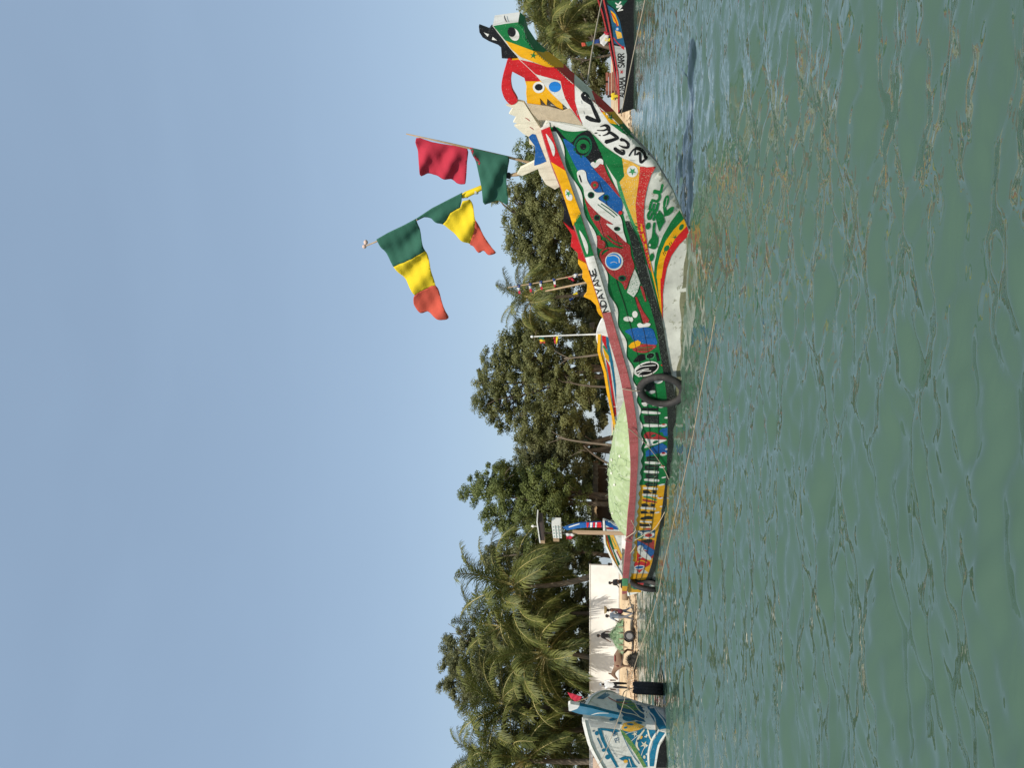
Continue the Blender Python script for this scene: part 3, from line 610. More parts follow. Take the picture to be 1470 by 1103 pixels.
mb.motif('bird_painting', [
    P_('R5', [(415, 205), (652, 195), (640, 300), (412, 300)], 'navy', 1, False), E_('R5', 545, 265, 95, 44, 'white', 2, -8), E_('R5', 560, 265, 48, 26, 'red', 3), E_('R5', 455, 290, 50, 22, 'lgreen', 3, -20), E_('R5', 450, 225, 40, 12, 'white', 3, 25),
    P_('R5', [(455, 345), (540, 315), (612, 320), (605, 362), (540, 372)], 'black', 2, False),
    P_('R5', [(410, 335), (640, 330), (632, 560), (560, 590), (470, 540), (405, 470)], 'dred', 1, False), E_('R5', 540, 448, 40, 14, 'white', 2, -10),
    P_('R5', [(412, 335), (480, 365), (600, 440), (690, 498), (640, 522), (560, 475), (415, 410)], 'blue', 3, False), P_('R5', [(520, 480), (600, 470), (640, 510), (590, 550)], 'blue', 3, False),
    P_('R5', [(412, 445), (430, 405), (465, 400), (490, 420), (492, 455), (530, 495), (600, 575), (560, 592), (480, 552), (428, 500)], 'white', 5), K_('R5', [(450, 475), (485, 478)], 7, 'black', 6),
    P_('R5', [(408, 490), (470, 550), (582, 622), (575, 660), (500, 700), (440, 765), (375, 700), (370, 640), (405, 600)], 'red', 2, False), K_('R5', [(415, 620), (470, 600), (540, 630)], 14, 'yellow', 3), E_('R5', 455, 560, 26, 8, 'white', 3, -15),
    E_('R5', 440, 690, 74, 28, 'white', 3, -5), E_('R5', 440, 690, 56, 18, 'blue', 4, -5)], hull)
mb.motif('stern_panel_paint', [
    P_('px', [(904, 824), (930.5, 824), (924.4, 838), (920, 851), (901, 851), (902, 836)], 'yellow', 1, False),
    P_('R5', [(330, 870), (420, 880), (500, 895), (498, 925), (330, 890)], 'blue', 2, False), P_('R5', [(400, 893), (500, 898), (490, 922), (420, 915)], 'red', 3, False), P_('R5', [(340, 905), (490, 925), (470, 940), (370, 925)], 'white', 3, False),
    P_('R5', [(330, 925), (400, 940), (480, 935), (470, 960), (390, 985), (330, 955)], 'lgreen', 3)], hull)
# ---- low bow: flag bands, lettering
mb.motif('bow_flag_bands', [
    P_('B', [(735, 180), (770, 215), (815, 262), (870, 300), (922, 332), (935, 445), (905, 480), (885, 470), (850, 420), (800, 335), (760, 235)], 'green', 1, False),
    P_('B', [(920, 332), (975, 352), (1032, 385), (1024, 480), (1004, 620), (1012, 720), (1025, 800), (990, 720), (950, 620), (905, 480), (935, 445)], 'worny', 1, False),
    P_('B', [(1032, 385), (1082, 390), (1132, 385), (1100, 440), (1078, 510), (1060, 600), (1055, 700), (1075, 860), (1107, 1050), (1085, 1010), (1050, 870), (1025, 800), (1012, 720), (1004, 620), (1024, 480)], 'wornr', 2, False),
    P_('B', [(885, 470), (905, 480), (950, 620), (990, 720), (1025, 800), (1050, 870), (1085, 1010), (1062, 985), (1010, 830), (940, 640), (905, 560)], 'lgreen', 1, False),
    P_('C', [(800, 0), (838, 0), (905, 250), (960, 470), (1010, 680), (1040, 820), (1020, 770), (985, 640), (930, 440), (865, 200)], 'green', 1, False),
    P_('C', [(838, 0), (862, 0), (920, 250), (975, 480), (1018, 680), (1043, 830), (1040, 820), (1010, 680), (960, 470), (905, 250)], 'yellow', 2, False),
    E_('B', 985, 415, 34, 36, 'white', 2), ('B', star_poly(985, 415, 26, 20, .4), 'lgreen', 3)], hull)
TT = text('K7', 'SEUL', (300, 590), (378, 262), 62, 23, 'green', 2, .16)
mb.motif('green_bow_lettering', TT + [
    P_('K7', [(290, 620), (312, 615), (308, 690), (338, 745), (334, 795), (310, 842), (282, 842), (245, 822), (252, 775), (278, 735)], 'green', 2),
    P_('K7', [(345, 692), (322, 610), (312, 560), (345, 498), (382, 545), (396, 602), (372, 640)], 'green', 2, False), E_('K7', 405, 425, 24, 58, 'green', 2, 14), E_('K7', 437, 510, 22, 52, 'green', 2, 42), P_('K7', [(375, 470), (400, 460), (420, 540), (390, 560)], 'green', 2, False),
    K_('K7', [(402, 470), (415, 395)], 3, 'white', 3), E_('K7', 262, 808, 9, 12, 'white', 3), E_('K7', 247, 640, 20, 32, 'green', 2, 12), E_('K7', 278, 916, 19, 36, 'green', 2, 10)], hull)
mb.motif('waterline_flag_bands', [
    P_('K7', [(525, 500), (562, 578), (472, 672), (402, 772), (357, 880), (327, 1000), (322, 1103), (298, 1103), (305, 960), (330, 850), (380, 722), (450, 600)], 'green', 1, False), P_('K7', [(562, 578), (588, 640), (492, 742), (422, 852), (387, 950), (364, 1103), (322, 1103), (327, 1000), (357, 880), (402, 772), (472, 672)], 'yellow', 1, False),
    P_('K7', [(588, 640), (612, 715), (520, 805), (452, 902), (412, 1010), (395, 1103), (364, 1103), (387, 950), (422, 852), (492, 742)], 'red', 1, False),
    P_('C', [(970, 488), (1000, 488), (1010, 600), (1025, 720), (1036, 800), (1020, 740), (995, 620)], 'green', 1, False), P_('C', [(1000, 488), (1030, 488), (1030, 600), (1037, 720), (1042, 815), (1036, 800), (1025, 720), (1010, 600)], 'yellow', 1, False), P_('C', [(1030, 488), (1068, 488), (1052, 600), (1050, 720), (1048, 870), (1042, 815), (1037, 720), (1030, 600)], 'red', 1, False),
    E_('K7', 540, 650, 17, 30, 'green', 2, 30), ('K7', star_poly(482, 735, 22, 20), 'green', 2), E_('K7', 410, 836, 20, 30, 'green', 2, 35), K_('K7', [(432, 790), (442, 812)], 5, 'black', 2), K_('K7', [(446, 778), (455, 798)], 5, 'black', 2), K_('K7', [(378, 870), (390, 900)], 5, 'black', 2), K_('K7', [(390, 860), (400, 885)], 5, 'black', 2)], hull)
mb.motif('black_number_painting', [
    P_('A3', [(125, 0), (330, 165), (455, 430), (550, 565), (700, 680), (845, 758), (1130, 1050), (1120, 1095), (1000, 1103), (700, 990), (560, 880), (430, 760), (340, 665), (240, 600), (190, 500), (130, 330)], 'white', 0, False),
    K_('A3', [(335, 345), (285, 312), (235, 275), (215, 225), (245, 193), (285, 222), (312, 282), (340, 355), (385, 455), (425, 545)], [18.9, 21.6, 27.0, 27.0, 24.3, 24.3, 27.0, 35.1, 45.9, 43.2], 'black', 2), K_('A3', [(268, 490), (330, 520), (428, 548)], [45.9, 54.0, 29.7], 'black', 2),
    K_('A3', [(435, 608), (500, 592), (535, 618), (545, 660)], [8.1, 32.4, 45.9, 35.1], 'black', 2), K_('A3', [(398, 652), (470, 655), (520, 640)], [10.8, 18.9, 27.0], 'black', 2), K_('A3', [(470, 718), (520, 700), (555, 680), (620, 720), (655, 745)], [10.8, 21.6, 35.1, 40.5, 27.0], 'black', 2), K_('A3', [(655, 745), (590, 770), (505, 795)], [35.1, 40.5, 51.3], 'black', 2),
    E_('A3', 384, 686, 18, 8, 'black', 2), E_('A3', 430, 714, 16, 6, 'black', 2, 20), K_('A3', [(690, 765), (740, 780), (778, 820), (770, 860), (720, 858), (665, 835)], [45.9, 27.0, 35.1, 35.1, 27.0, 8.1], 'black', 2), K_('A3', [(612, 872), (650, 905), (715, 938), (722, 900), (690, 890)], [40.5, 48.6, 43.2, 24.3, 10.8], 'black', 2),
    K_('A3', [(790, 965), (820, 915), (860, 880), (860, 955)], 18.9, 'black', 2), K_('A3', [(870, 870), (930, 885), (975, 930), (985, 990)], [40.5, 45.9, 40.5, 32.4], 'black', 2), K_('A3', [(880, 950), (920, 930), (930, 1040), (970, 1020), (1008, 985), (990, 960)], [21.6, 32.4, 32.4, 27.0, 24.3, 13.5], 'black', 2), E_('A3', 1030, 942, 9, 12, 'black', 2), K_('A3', [(800, 1015), (850, 1022)], 10, 'grey', 2),
    K_('A3', [(150, 410), (165, 470)], 6, 'grey', 2), K_('A3', [(205, 290), (215, 330)], 6, 'grey', 2), K_('A3', [(235, 420), (245, 455)], 6, 'grey', 2),
    P_('A3', [(332, 168), (475, 290), (605, 425), (455, 430), (395, 335)], 'red', 1, False), P_('A3', [(455, 430), (605, 425), (725, 570), (640, 582), (550, 562), (495, 485)], 'yellow', 1, False), P_('A3', [(550, 562), (640, 582), (725, 570), (872, 735), (842, 756), (700, 680)], 'green', 1, False), ('A3', star_poly(565, 490, 42, 10), 'green', 2)], hull, 3.5)
# ---- tall prow
mb.motif('prow_head_painting', [
    P_('A1', [(308, 296), (500, 262), (705, 236), (788, 182), (803, 250), (838, 340), (958, 520), (1058, 602), (1138, 692), (1115, 716), (940, 690), (700, 600), (500, 528)], 'green', 1, False),
    P_('A1', [(500, 528), (700, 600), (940, 690), (1115, 716), (1138, 692), (1180, 722), (1318, 850), (1320, 950), (1160, 950), (900, 850), (745, 792), (590, 660)], 'yellow', 1, False), ('A1', star_poly(945, 765, 60, -10, .35), 'green', 2),
    E_('A1', 637, 430, 78, 108, 'white', 2, -28), E_('A1', 600, 392, 64, 78, 'black', 3, -10), K_('A1', [(690, 260), (790, 380), (800, 430), (770, 470), (840, 560)], 8, 'lgreen', 2), K_('A1', [(485, 135), (500, 190), (528, 232)], [14, 20, 8], 'black', 2)], hull, 2.5)
mb.motif('prow_neck_painting', [
    P_('A2', [(335, 50), (480, 82), (700, 146), (895, 150), (1048, 250), (1053, 380), (1060, 600), (1100, 750), (1158, 905), (1090, 805), (1000, 680), (930, 560), (890, 430), (870, 330), (720, 290), (540, 240), (430, 138)], 'red', 1, False),
    P_('A2', [(542, 242), (720, 291), (870, 332), (890, 430), (930, 560), (1000, 680), (1090, 805), (1150, 900), (960, 690), (880, 620), (740, 482), (622, 332)], 'white', 1, False), E_('A2', 795, 408, 80, 70, 'sky', 2)], hull, 2.5)
horn = mb.board('horn_board', 'A1', [(80, 300), (240, 360), (275, 310), (340, 330), (500, 520), (620, 650), (710, 760), (700, 815), (600, 822), (445, 812), (432, 640), (390, 600), (240, 540), (140, 480), (90, 400)], .10, .09, C['black'], boat)
mb.flat('horn_paint', [P_('A1', [(158, 398), (242, 430), (222, 468)], 'white', 1, False), P_('A1', [(300, 468), (372, 528), (288, 516)], 'white', 1, False)], .10, horn)
face = mb.board('face_board', 'A2', [(225, 55), (330, 48), (440, 138), (550, 240), (630, 330), (750, 480), (890, 612), (907, 718), (815, 672), (698, 568), (688, 660), (600, 560), (612, 652), (430, 625), (415, 500), (420, 400), (392, 290), (228, 205)], .16, .10, C['yellow'], boat)
mb.flat('face_paint', [P_('A2', [(225, 55), (330, 48), (440, 138), (550, 240), (620, 318), (575, 335), (405, 332), (392, 290), (228, 205)], 'red', 0, False), E_('A2', 582, 415, 78, 76, 'white', 1), E_('A2', 582, 413, 52, 44, 'black', 2)], .16, face)
mb.board('loop_handle', 'A2', smooth_closed([(178, 50), (140, 160), (102, 300), (90, 430), (125, 550), (190, 632), (245, 645), (302, 600), (285, 545), (235, 455), (216, 350), (222, 270), (232, 215), (240, 120), (240, 60)], 4), .15, .09, C['red'], boat)
mb.board('backing_plank', 'A2', [(560, 510), (640, 500), (700, 540), (800, 600), (880, 650), (990, 620), (1010, 700), (900, 760), (590, 660)], .04, .05, C['grey'], boat)
cv = mb.board('canvas_wrap', 'A2', [(418, 628), (600, 652), (720, 670), (905, 722), (990, 690), (1080, 800), (1165, 925), (900, 872), (700, 852), (575, 850), (490, 750)], .21, .02, CANVAS, boat)
mb.board('bow_deck', 'A2', [(420, 600), (560, 640), (720, 700), (800, 870), (700, 900), (640, 1000), (560, 880), (470, 740)], -.02, .06, C['cream'], boat)
# near-side strip of canvas sits against the log
wing = mb.board('wing_board', 'R2', [tuple(((x * 1.0), (y * 1.0))) for x, y in [((a / 9.193 + 710 - 720) * 8.485, (b / 9.193 + 80 - 160) * 8.485) for a, b in [(430, 680), (390, 615), (300, 595), (240, 650), (148, 655), (235, 692), (188, 768), (285, 805), (243, 878), (335, 905), (258, 925), (380, 1032)]]] + [(330, 310), (340, 400), (400, 420), (412, 500), (398, 610), (230, 692), (188, 766), (250, 787), (350, 742), (445, 702), (462, 765), (540, 890), (650, 952), (718, 912), (610, 620), (480, 215)], .14, .07, C['cream'], boat)
mb.flat('wing_paint', [P_('R2', [(330, 308), (372, 272), (412, 278), (545, 608), (470, 640), (398, 660), (398, 612), (412, 500), (402, 415), (340, 335)], 'blue', 1, False), K_('R2', [(285, 75), (320, 95), (345, 118)], [4, 10, 3], 'dred', 1), K_('R2', [(340, 185), (370, 205), (390, 225)], [4, 10, 3], 'dred', 1)], .14, wing)
# flame-cut boards along the inside of the rail
def flame(name, f, pts, col):
    px = fr(f, pts); a, _, _ = mb.hit(px); q = float(np.mean(BR(a))) - .16
    return mb.board(name, f, pts, q, .04, C[col], boat)
flame('flame_board', 'R1', [(245, -40), (330, -10), (380, 150), (445, 320), (470, 440), (400, 400), (330, 330), (288, 290), (300, 100)], 'black')
flame('flame_board', 'R1', [(285, 292), (330, 325), (400, 385), (450, 415), (485, 480), (540, 640), (615, 850), (620, 900), (560, 850), (500, 835), (495, 740), (395, 640), (412, 480), (370, 410)], 'red')
flame('flame_board', 'R3', [(300, -75), (420, -10), (480, 180), (555, 420), (610, 600), (675, 790), (600, 720), (570, 660), (560, 590), (480, 510), (380, 465), (425, 400), (432, 290), (360, 190), (365, 90), (300, -10)], 'yellow')
# ---- rail colours
mbr.motif('red_panel', [P_('R2', [(485, 225), (585, 185), (690, 500), (778, 722), (600, 612)], 'red', 1, False), P_('R2', [(540, 272), (590, 330), (632, 400), (650, 480), (632, 545), (590, 430)], 'white', 2)], rail, 3)
mbr.motif('yellow_panel', [P_('R2', [(600, 612), (778, 722), (905, 1085), (965, 1240), (870, 1395), (720, 915)], 'yellow', 1, False), P_('R2', [(775, 970), (800, 948), (830, 985), (862, 1030), (850, 1085), (800, 1070), (780, 1020)], 'white', 2), ('R2', star_poly(812, 1000, 44, 10, .35), 'lgreen', 3)], rail, 3)
mbr.motif('green_panel', [P_('R1', [(440, 305), (522, 148), (728, 772), (600, 800), (520, 560)], 'green', 1, False), P_('R1', [(513, 405), (580, 490), (632, 600), (645, 680), (628, 750), (570, 590)], 'white', 2)], rail, 3)
mbr.motif('name_panel', [P_('px', [(840, 370), (852.6, 367), (863, 402), (877, 448), (865, 449), (852, 408)], 'white', 1, False)] + text('R3', 'NDAYANE', (735, 668), (530, 40), 82, 15, 'black', 3, .2), rail, 3)
mbr.motif('stern_panel', [P_('px', [(893, 831), (901.5, 831), (901, 842), (893, 842)], 'lgreen', 1, False), P_('px', [(893, 842), (901, 842), (900, 849), (893, 849)], 'yellow', 1, False)], rail, 3)
mb.motif('bow_cap', [P_('R2', [(470, 205), (580, 128), (590, 182), (488, 228)], 'white', 3, False)], hull)
# ------------------------------------------------------------------ trees
def leaf_mat(name, c1, c2, trans=.42):
    mt, N, L, P = nt(name); tc = N.new('ShaderNodeTexCoord')
    n1 = N.new('ShaderNodeTexNoise'); n1.inputs['Scale'].default_value = .9; n1.inputs['Detail'].default_value = 3; L.new(tc.outputs['Object'], n1.inputs[0])
    n2 = N.new('ShaderNodeTexNoise'); n2.inputs['Scale'].default_value = 9; n2.inputs['Detail'].default_value = 2; L.new(tc.outputs['Object'], n2.inputs[0])
    ad = N.new('ShaderNodeMath'); ad.operation = 'MULTIPLY_ADD'; ad.inputs[1].default_value = .6; L.new(n2.outputs[0], ad.inputs[0]); L.new(n1.outputs[0], ad.inputs[2])
    cr = N.new('ShaderNodeValToRGB'); e = cr.color_ramp.elements; e[0].position = .58; e[0].color = (*c1, 1); e[1].position = 1.0; e[1].color = (*c2, 1); L.new(ad.outputs[0], cr.inputs[0])
    L.new(cr.outputs[0], P.inputs['Base Color']); P.inputs['Roughness'].default_value = .55; P.inputs['Specular IOR Level'].default_value = .3
    tr = N.new('ShaderNodeBsdfTranslucent'); L.new(cr.outputs[0], tr.inputs[0]); ms = N.new('ShaderNodeMixShader'); ms.inputs[0].default_value = trans
    L.new(P.outputs[0], ms.inputs[1]); L.new(tr.outputs[0], ms.inputs[2]); L.new(ms.outputs[0], N['Material Output'].inputs[0]); return mt
LEAF = [leaf_mat('olive_leaves', (.085, .10, .034), (.26, .265, .10)), leaf_mat('green_leaves', (.07, .10, .028), (.225, .26, .08)), leaf_mat('grey_leaves', (.088, .098, .042), (.25, .255, .115))]
PALM = leaf_mat('palm_leaves', (.038, .058, .012), (.17, .178, .04), .25)
BARK = mat('bark', (.10, .078, .055), .9, .4, 6, (.17, .14, .10), .06, 8, .5, 20, stretch=(1, 1, .3))
BARKL = mat('pale_bark', (.16, .13, .095), .9, .35, 6, None, 0, 8, .5, 20, stretch=(1, 1, .3))
def fast_mesh(name, V, Q, mats, parent, smooth=False):
    me = bpy.data.meshes.new(name); k = Q.shape[1]
    me.vertices.add(len(V)); me.vertices.foreach_set('co', np.ascontiguousarray(V, np.float32).ravel())
    me.loops.add(Q.size); me.loops.foreach_set('vertex_index', np.ascontiguousarray(Q, np.int32).ravel())
    me.polygons.add(len(Q)); me.polygons.foreach_set('loop_start', np.arange(len(Q), dtype=np.int32) * k); me.polygons.foreach_set('loop_total', np.full(len(Q), k, np.int32))
    me.update(calc_edges=True)
    for m_ in (mats if isinstance(mats, (list, tuple)) else [mats]): me.materials.append(m_)
    o = bpy.data.objects.new(name, me); COL.objects.link(o)
    if parent is not None: o.parent = parent; o.location = -wloc(parent)
    return o
def leaf_cloud(lobes, g, dens=1.0, size=.15, droop=.3):
    """leaf faces in clumps spread through each lobe (centre, radii)"""
    VV = []
    for c, r in lobes:
        c = np.array(c); r = np.array(r); area = (r[0] * r[1] + r[0] * r[2] + r[1] * r[2])
        nc = max(6, int(area * 5.2 * dens))
        d = g.normal(size=(nc, 3)); d /= np.linalg.norm(d, axis=1)[:, None]
        rad = g.uniform(.25, 1.06, nc) ** .6
        rad *= 1 + .16 * np.sin(d[:, 0] * 5 + c[0]) * np.sin(d[:, 2] * 6 + c[1])
        cc = c + d * rad[:, None] * r
        m_ = 130; cr = g.uniform(.30, .66, nc)
        off = g.normal(size=(nc, m_, 3)); off /= np.linalg.norm(off, axis=2)[..., None]; off *= (g.random((nc, m_, 1)) ** .45) * cr[:, None, None] * np.array([1.15, 1.15, .7])
        P = cc[:, None] + off; P[..., 2] -= droop * np.abs(off[..., 0]) * .3
        nrm = off / np.maximum(np.linalg.norm(off, axis=2)[..., None], 1e-6) * .8 + d[:, None] * .5 + np.array([0, 0, .45]) + g.normal(size=off.shape) * .55
        VV.append((P.reshape(-1, 3), nrm.reshape(-1, 3)))
    P = np.concatenate([v[0] for v in VV]); nrm = np.concatenate([v[1] for v in VV]); nrm /= np.linalg.norm(nrm, axis=1)[:, None]
    a = np.cross(nrm, g.normal(size=nrm.shape)); a /= np.linalg.norm(a, axis=1)[:, None]; b = np.cross(nrm, a)
    s = size * g.uniform(.6, 1.25, (len(P), 1)); w_ = s * g.uniform(.32, .55, (len(P), 1))
    V = np.stack([P - a * s, P + b * w_, P + a * s, P - b * w_], 1).reshape(-1, 3)
    return V, np.arange(len(V)).reshape(-1, 4)
def limb(mb_, a, b, r0, r1, g, sag=.12, n=6):
    a = Vector(a); b = Vector(b); L_ = (b - a).length; k = Vector(g.normal(size=3)) * L_ * sag * .6
    pts = [a.lerp(b, t) + k * math.sin(math.pi * t) * (1 - .3 * t) + Vector((0, 0, L_ * .10 * math.sin(math.pi * t))) for t in np.linspace(0, 1, n)]
    mb_.tube(pts, [r0 + (r1 - r0) * t for t in np.linspace(0, 1, n)], 7)
    return pts
def tree(name, Y, lobes, base_y, label, cat='tree', mi=0, group=None, dens=1.0, seed=1, size=.105, trunks=1, bark=None, tr=.24):
    """lobes: (x, y, r) in photograph pixels at depth Y"""
    g = np.random.default_rng(seed); L3 = []
    for i, (x, y, r) in enumerate(lobes):
        yy = Y + g.uniform(-1.6, 1.6); c = at(x, y, yy); rr = r * yy / FPX
        L3.append((tuple(c), (rr * 1.02, rr * g.uniform(.85, 1.15), rr * g.uniform(.85, 1.0))))
    bp = at(880, base_y, Y); gz = float(ground_z(bp.x, Y)); base = Vector((bp.x, Y, gz))
    root = empty(name, base); tag(root, label, cat, group)
    cz = np.mean([l[0][2] for l in L3]); cx = np.mean([l[0][0] for l in L3])
    T = MB()
    for t in range(trunks):
        b0 = base + Vector((g.uniform(-.5, .5) * (t > 0) * 2, g.uniform(-.6, .6) * (t > 0), -.1)); top = Vector((base.x * .5 + cx * .5 + g.uniform(-1.2, 1.2), Y + g.uniform(-.5, .5), gz + (cz - gz) * .62))
        pts = limb(T, b0, top, tr * g.uniform(.8, 1.1), tr * .55, g, .10, 8)
        for i, (c, r) in enumerate(L3):
            if i % trunks == t:
                st = pts[int(g.integers(3, 8))]; e = limb(T, st, c, tr * .42, .05, g, .14)
                for k in range(2): limb(T, e[3], Vector(c) + Vector(g.normal(size=3) * np.array(r) * .55), .07, .02, g, .12, 4)
    T.build('trunk', bark or BARK, root, True)
    V, Q = leaf_cloud(L3, g, dens, size)
    fast_mesh('crown', V, Q, LEAF[mi], root)
    return root
GT = 'broad-leaved trees along the shore'
tree('leafy_tree', 66, [(770, 215, 30), (795, 235, 38), (825, 215, 38), (760, 245, 22), (835, 260, 30)], 215, 'leafy tree half hidden behind the carved wing of the prow', mi=1, group=GT, seed=2)
tree('leafy_tree', 64, [(738, 283, 16), (712, 283, 9), (765, 290, 36), (785, 300, 40), (752, 325, 34), (742, 358, 20), (770, 350, 38), (800, 345, 42), (780, 378, 26), (825, 310, 34), (840, 360, 36), (808, 385, 28)], 335, 'bushy olive green tree behind the hanging red and yellow flag', mi=0, group=GT, seed=3, trunks=2)
tree('leafy_tree', 69, [(775, 408, 26), (800, 440, 34), (770, 462, 22), (830, 420, 34), (845, 460, 30), (790, 410, 26)], 455, 'low dark tree behind the slim palm with small flags', mi=2, group=GT, seed=4)
tree('leafy_tree', 63, [(752, 478, 26), (728, 500, 24), (712, 525, 26), (690, 548, 16), (705, 575, 26), (720, 598, 26), (735, 540, 38), (765, 510, 42), (775, 560, 46), (765, 605, 36), (800, 480, 34), (812, 535, 42), (808, 590, 40), (838, 500, 28), (838, 560, 26)], 530, 'tall grey green tree behind the little pole with two small flags', mi=0, group=GT, seed=5, trunks=3, tr=.26)
tree('leafy_tree', 66, [(752, 640, 22), (775, 640, 36), (765, 668, 30), (800, 625, 40), (810, 665, 40), (832, 615, 26), (830, 690, 28)], 640, 'dense tree in the dip of the treeline above the pale net', mi=2, group=GT, seed=6, trunks=3, bark=BARKL)
tree('leafy_tree', 62, [(672, 712, 13), (690, 700, 22), (712, 690, 26), (702, 742, 18), (735, 715, 34), (745, 690, 30), (730, 752, 24), (765, 735, 40), (785, 705, 40), (800, 755, 42), (815, 715, 36), (835, 770, 28), (770, 775, 30)], 715, 'tall bright green tree behind the plank post with the white box', mi=1, group=GT, seed=7, trunks=3)
tree('leafy_tree', 68, [(702, 803, 18), (722, 812, 26), (740, 795, 24), (760, 815, 34), (790, 805, 36), (815, 800, 30)], 800, 'darker tree between the bright green tree and the largest palm', mi=2, group=GT, seed=8)
tree('leafy_tree', 72, [(645, 925, 17), (648, 952, 19), (640, 985, 13), (668, 920, 22), (672, 955, 32), (662, 990, 24), (690, 975, 30), (700, 930, 30), (672, 1010, 18), (715, 965, 36), (730, 925, 36), (740, 1000, 36), (770, 960, 40)], 960, 'round topped grey tree rising above the coconut palms on the left', mi=2, group=GT, seed=9, dens=.9)
tree('leafy_tree', 70, [(770, 5, 30), (775, -30, 40), (800, 40, 34), (785, 70, 26), (820, 90, 32), (830, 50, 34), (840, 120, 26), (830, 10, 40)], 60, 'leafy tree behind the palms beside the tip of the prow', mi=2, group=GT, seed=10, trunks=2)
tree('leafy_tree', 60, [(780, 880, 34), (800, 850, 30), (790, 910, 34), (812, 960, 30), (790, 990, 34), (800, 1040, 36), (785, 1085, 36), (820, 1090, 30), (820, 885, 26)], 940, 'dark tree filling in behind the coconut palms and white wall', mi=1, group=GT, seed=11, trunks=2)

# ------------------------------------------------------------------ palms
RACH = mat('palm_rib', (.34, .28, .10), .6, .2, 5)
def frond_mesh(L_, e0, droop, seed, full=46):
    """a frond in its own frame: grows along +X from the origin, arching down; leaflets swept forward and hanging"""
    g = np.random.default_rng(seed); V = []; Q = []; MI = []
    n = 24; t = np.linspace(0, 1, n); ang = e0 - droop * t ** 1.3; dx = np.cos(ang) * L_ / (n - 1); dz = np.sin(ang) * L_ / (n - 1)
    X = np.concatenate([[0], np.cumsum(dx[:-1])]); Z = np.concatenate([[0], np.cumsum(dz[:-1])]); Yb = .05 * L_ * np.sin(t * 2.4 + seed) * t
    def qd(a, b, c, d, m_=0): k = len(V); V.extend([a, b, c, d]); Q.append((k, k + 1, k + 2, k + 3)); MI.append(m_)
    for i in range(n - 1):
        r0 = .052 * (1 - t[i]) + .012; r1 = .052 * (1 - t[i + 1]) + .012
        a = np.array([X[i], Yb[i], Z[i]]); b = np.array([X[i + 1], Yb[i + 1], Z[i + 1]])
        for s in (1, -1):
            qd(a + [0, s * r0, -.01], a + [0, 0, r0], b + [0, 0, r1], b + [0, s * r1, -.01], 1)
    tw = g.uniform(-.3, .3)
    for j in range(full):
        for s in (1, -1):
            u = (j + .5 + g.uniform(-.2, .2)) / full * .84 + .15
            p = np.array([np.interp(u, t, X), np.interp(u, t, Yb), np.interp(u, t, Z)]); an = np.interp(u, t, ang)
            tang = np.array([math.cos(an), 0, math.sin(an)]); nrm = np.array([-math.sin(an), 0, math.cos(an)])
            ll = L_ * .25 * (math.sin(math.pi * min(1, .16 + u * .80)) ** .5) * g.uniform(.75, 1.12) + .05
            d1 = tang * (.5 + .7 * u + g.uniform(-.1, .12)) + np.array([0, s, 0]) * .8 + nrm * (.22 - .2 * u + tw * s * .4 + g.uniform(-.2, .2)); d1 /= np.linalg.norm(d1)
            d2 = d1 + np.array([0, 0, -1.0]) * (.6 + .25 * u + g.uniform(-.35, .4)); d2 /= np.linalg.norm(d2)
            d3 = d2 + np.array([0, 0, -1.0]) * g.uniform(.4, .9); d3 /= np.linalg.norm(d3)
            m1 = p + d1 * ll * .4; m2 = m1 + d2 * ll * .35; m3 = m2 + d3 * ll * .25; wv = np.cross(d1, nrm); wv /= np.linalg.norm(wv); w_ = .027
            qd(p - wv * w_ * .7, p + wv * w_ * .7, m1 + wv * w_, m1 - wv * w_); qd(m1 - wv * w_, m1 + wv * w_, m2 + wv * w_ * .7, m2 - wv * w_ * .7); qd(m2 - wv * w_ * .7, m2 + wv * w_ * .7, m3 + wv * .004, m3 - wv * .004)
    me = bpy.data.meshes.new('frond'); me.from_pydata([tuple(map(float, v)) for v in V], [], Q); me.materials.append(PALM); me.materials.append(RACH); me.polygons.foreach_set('material_index', np.array(MI, np.int32)); me.update(); return me
FROND = [frond_mesh(4.9, R(82), R(80), 1), frond_mesh(5.1, R(64), R(105), 2), frond_mesh(5.1, R(44), R(112), 3), frond_mesh(4.9, R(24), R(100), 4), frond_mesh(4.6, R(0), R(80), 5), frond_mesh(4.0, R(-30), R(55), 6)]
DRY = mat('dry_palm', (.30, .20, .09), .9, .3, 4)
def palm(Y, cx, cy, label, seed, scale=1.0, lean=0.0, group='coconut palms on the shore', n=30):
    g = np.random.default_rng(seed); c = at(cx, cy, Y); gz = float(ground_z(c.x, Y)); base = Vector((c.x + lean, Y + g.uniform(-.4, .4), gz))
    root = empty('coconut_palm', base); tag(root, label, 'palm', group)
    T = MB(); pts = [base.lerp(c, t) + Vector((lean * -.25 * math.sin(math.pi * t), 0, 0)) for t in np.linspace(0, 1, 14)]; pts[0].z -= .1
    T.tube(pts, [(.22 - .10 * t + .03 * math.exp(-t * 12) + .008 * math.sin(i * 2.3)) * scale for i, t in enumerate(np.linspace(0, 1, 14))], 9); T.build('trunk', BARKL, root, True)
    for k in range(n):
        u = (k + .5) / n; me = FROND[min(5, int(u * 6))]; az = k * 2.39996 + g.uniform(-.25, .25)
        o = bpy.data.objects.new('frond', me); COL.objects.link(o); o.parent = root; o.location = c - base + Vector((math.cos(az) * .10, math.sin(az) * .10, .05 - .25 * u))
        o.rotation_euler = (g.uniform(-.4, .4), g.uniform(-.15, .15), az); s = scale * g.uniform(.85, 1.08); o.scale = (s, s, s)
    N_ = MB()
    for k in range(7):
        a = k * .9; N_.ell(c + Vector((math.cos(a) * .25, math.sin(a) * .25, -.28 - .08 * (k % 3))) * 1.0, (.11, .11, .14), 7, 5)
    N_.build('coconut_cluster', mat('coconut', (.22, .19, .05), .6, .3, 5), root, True)
    return root
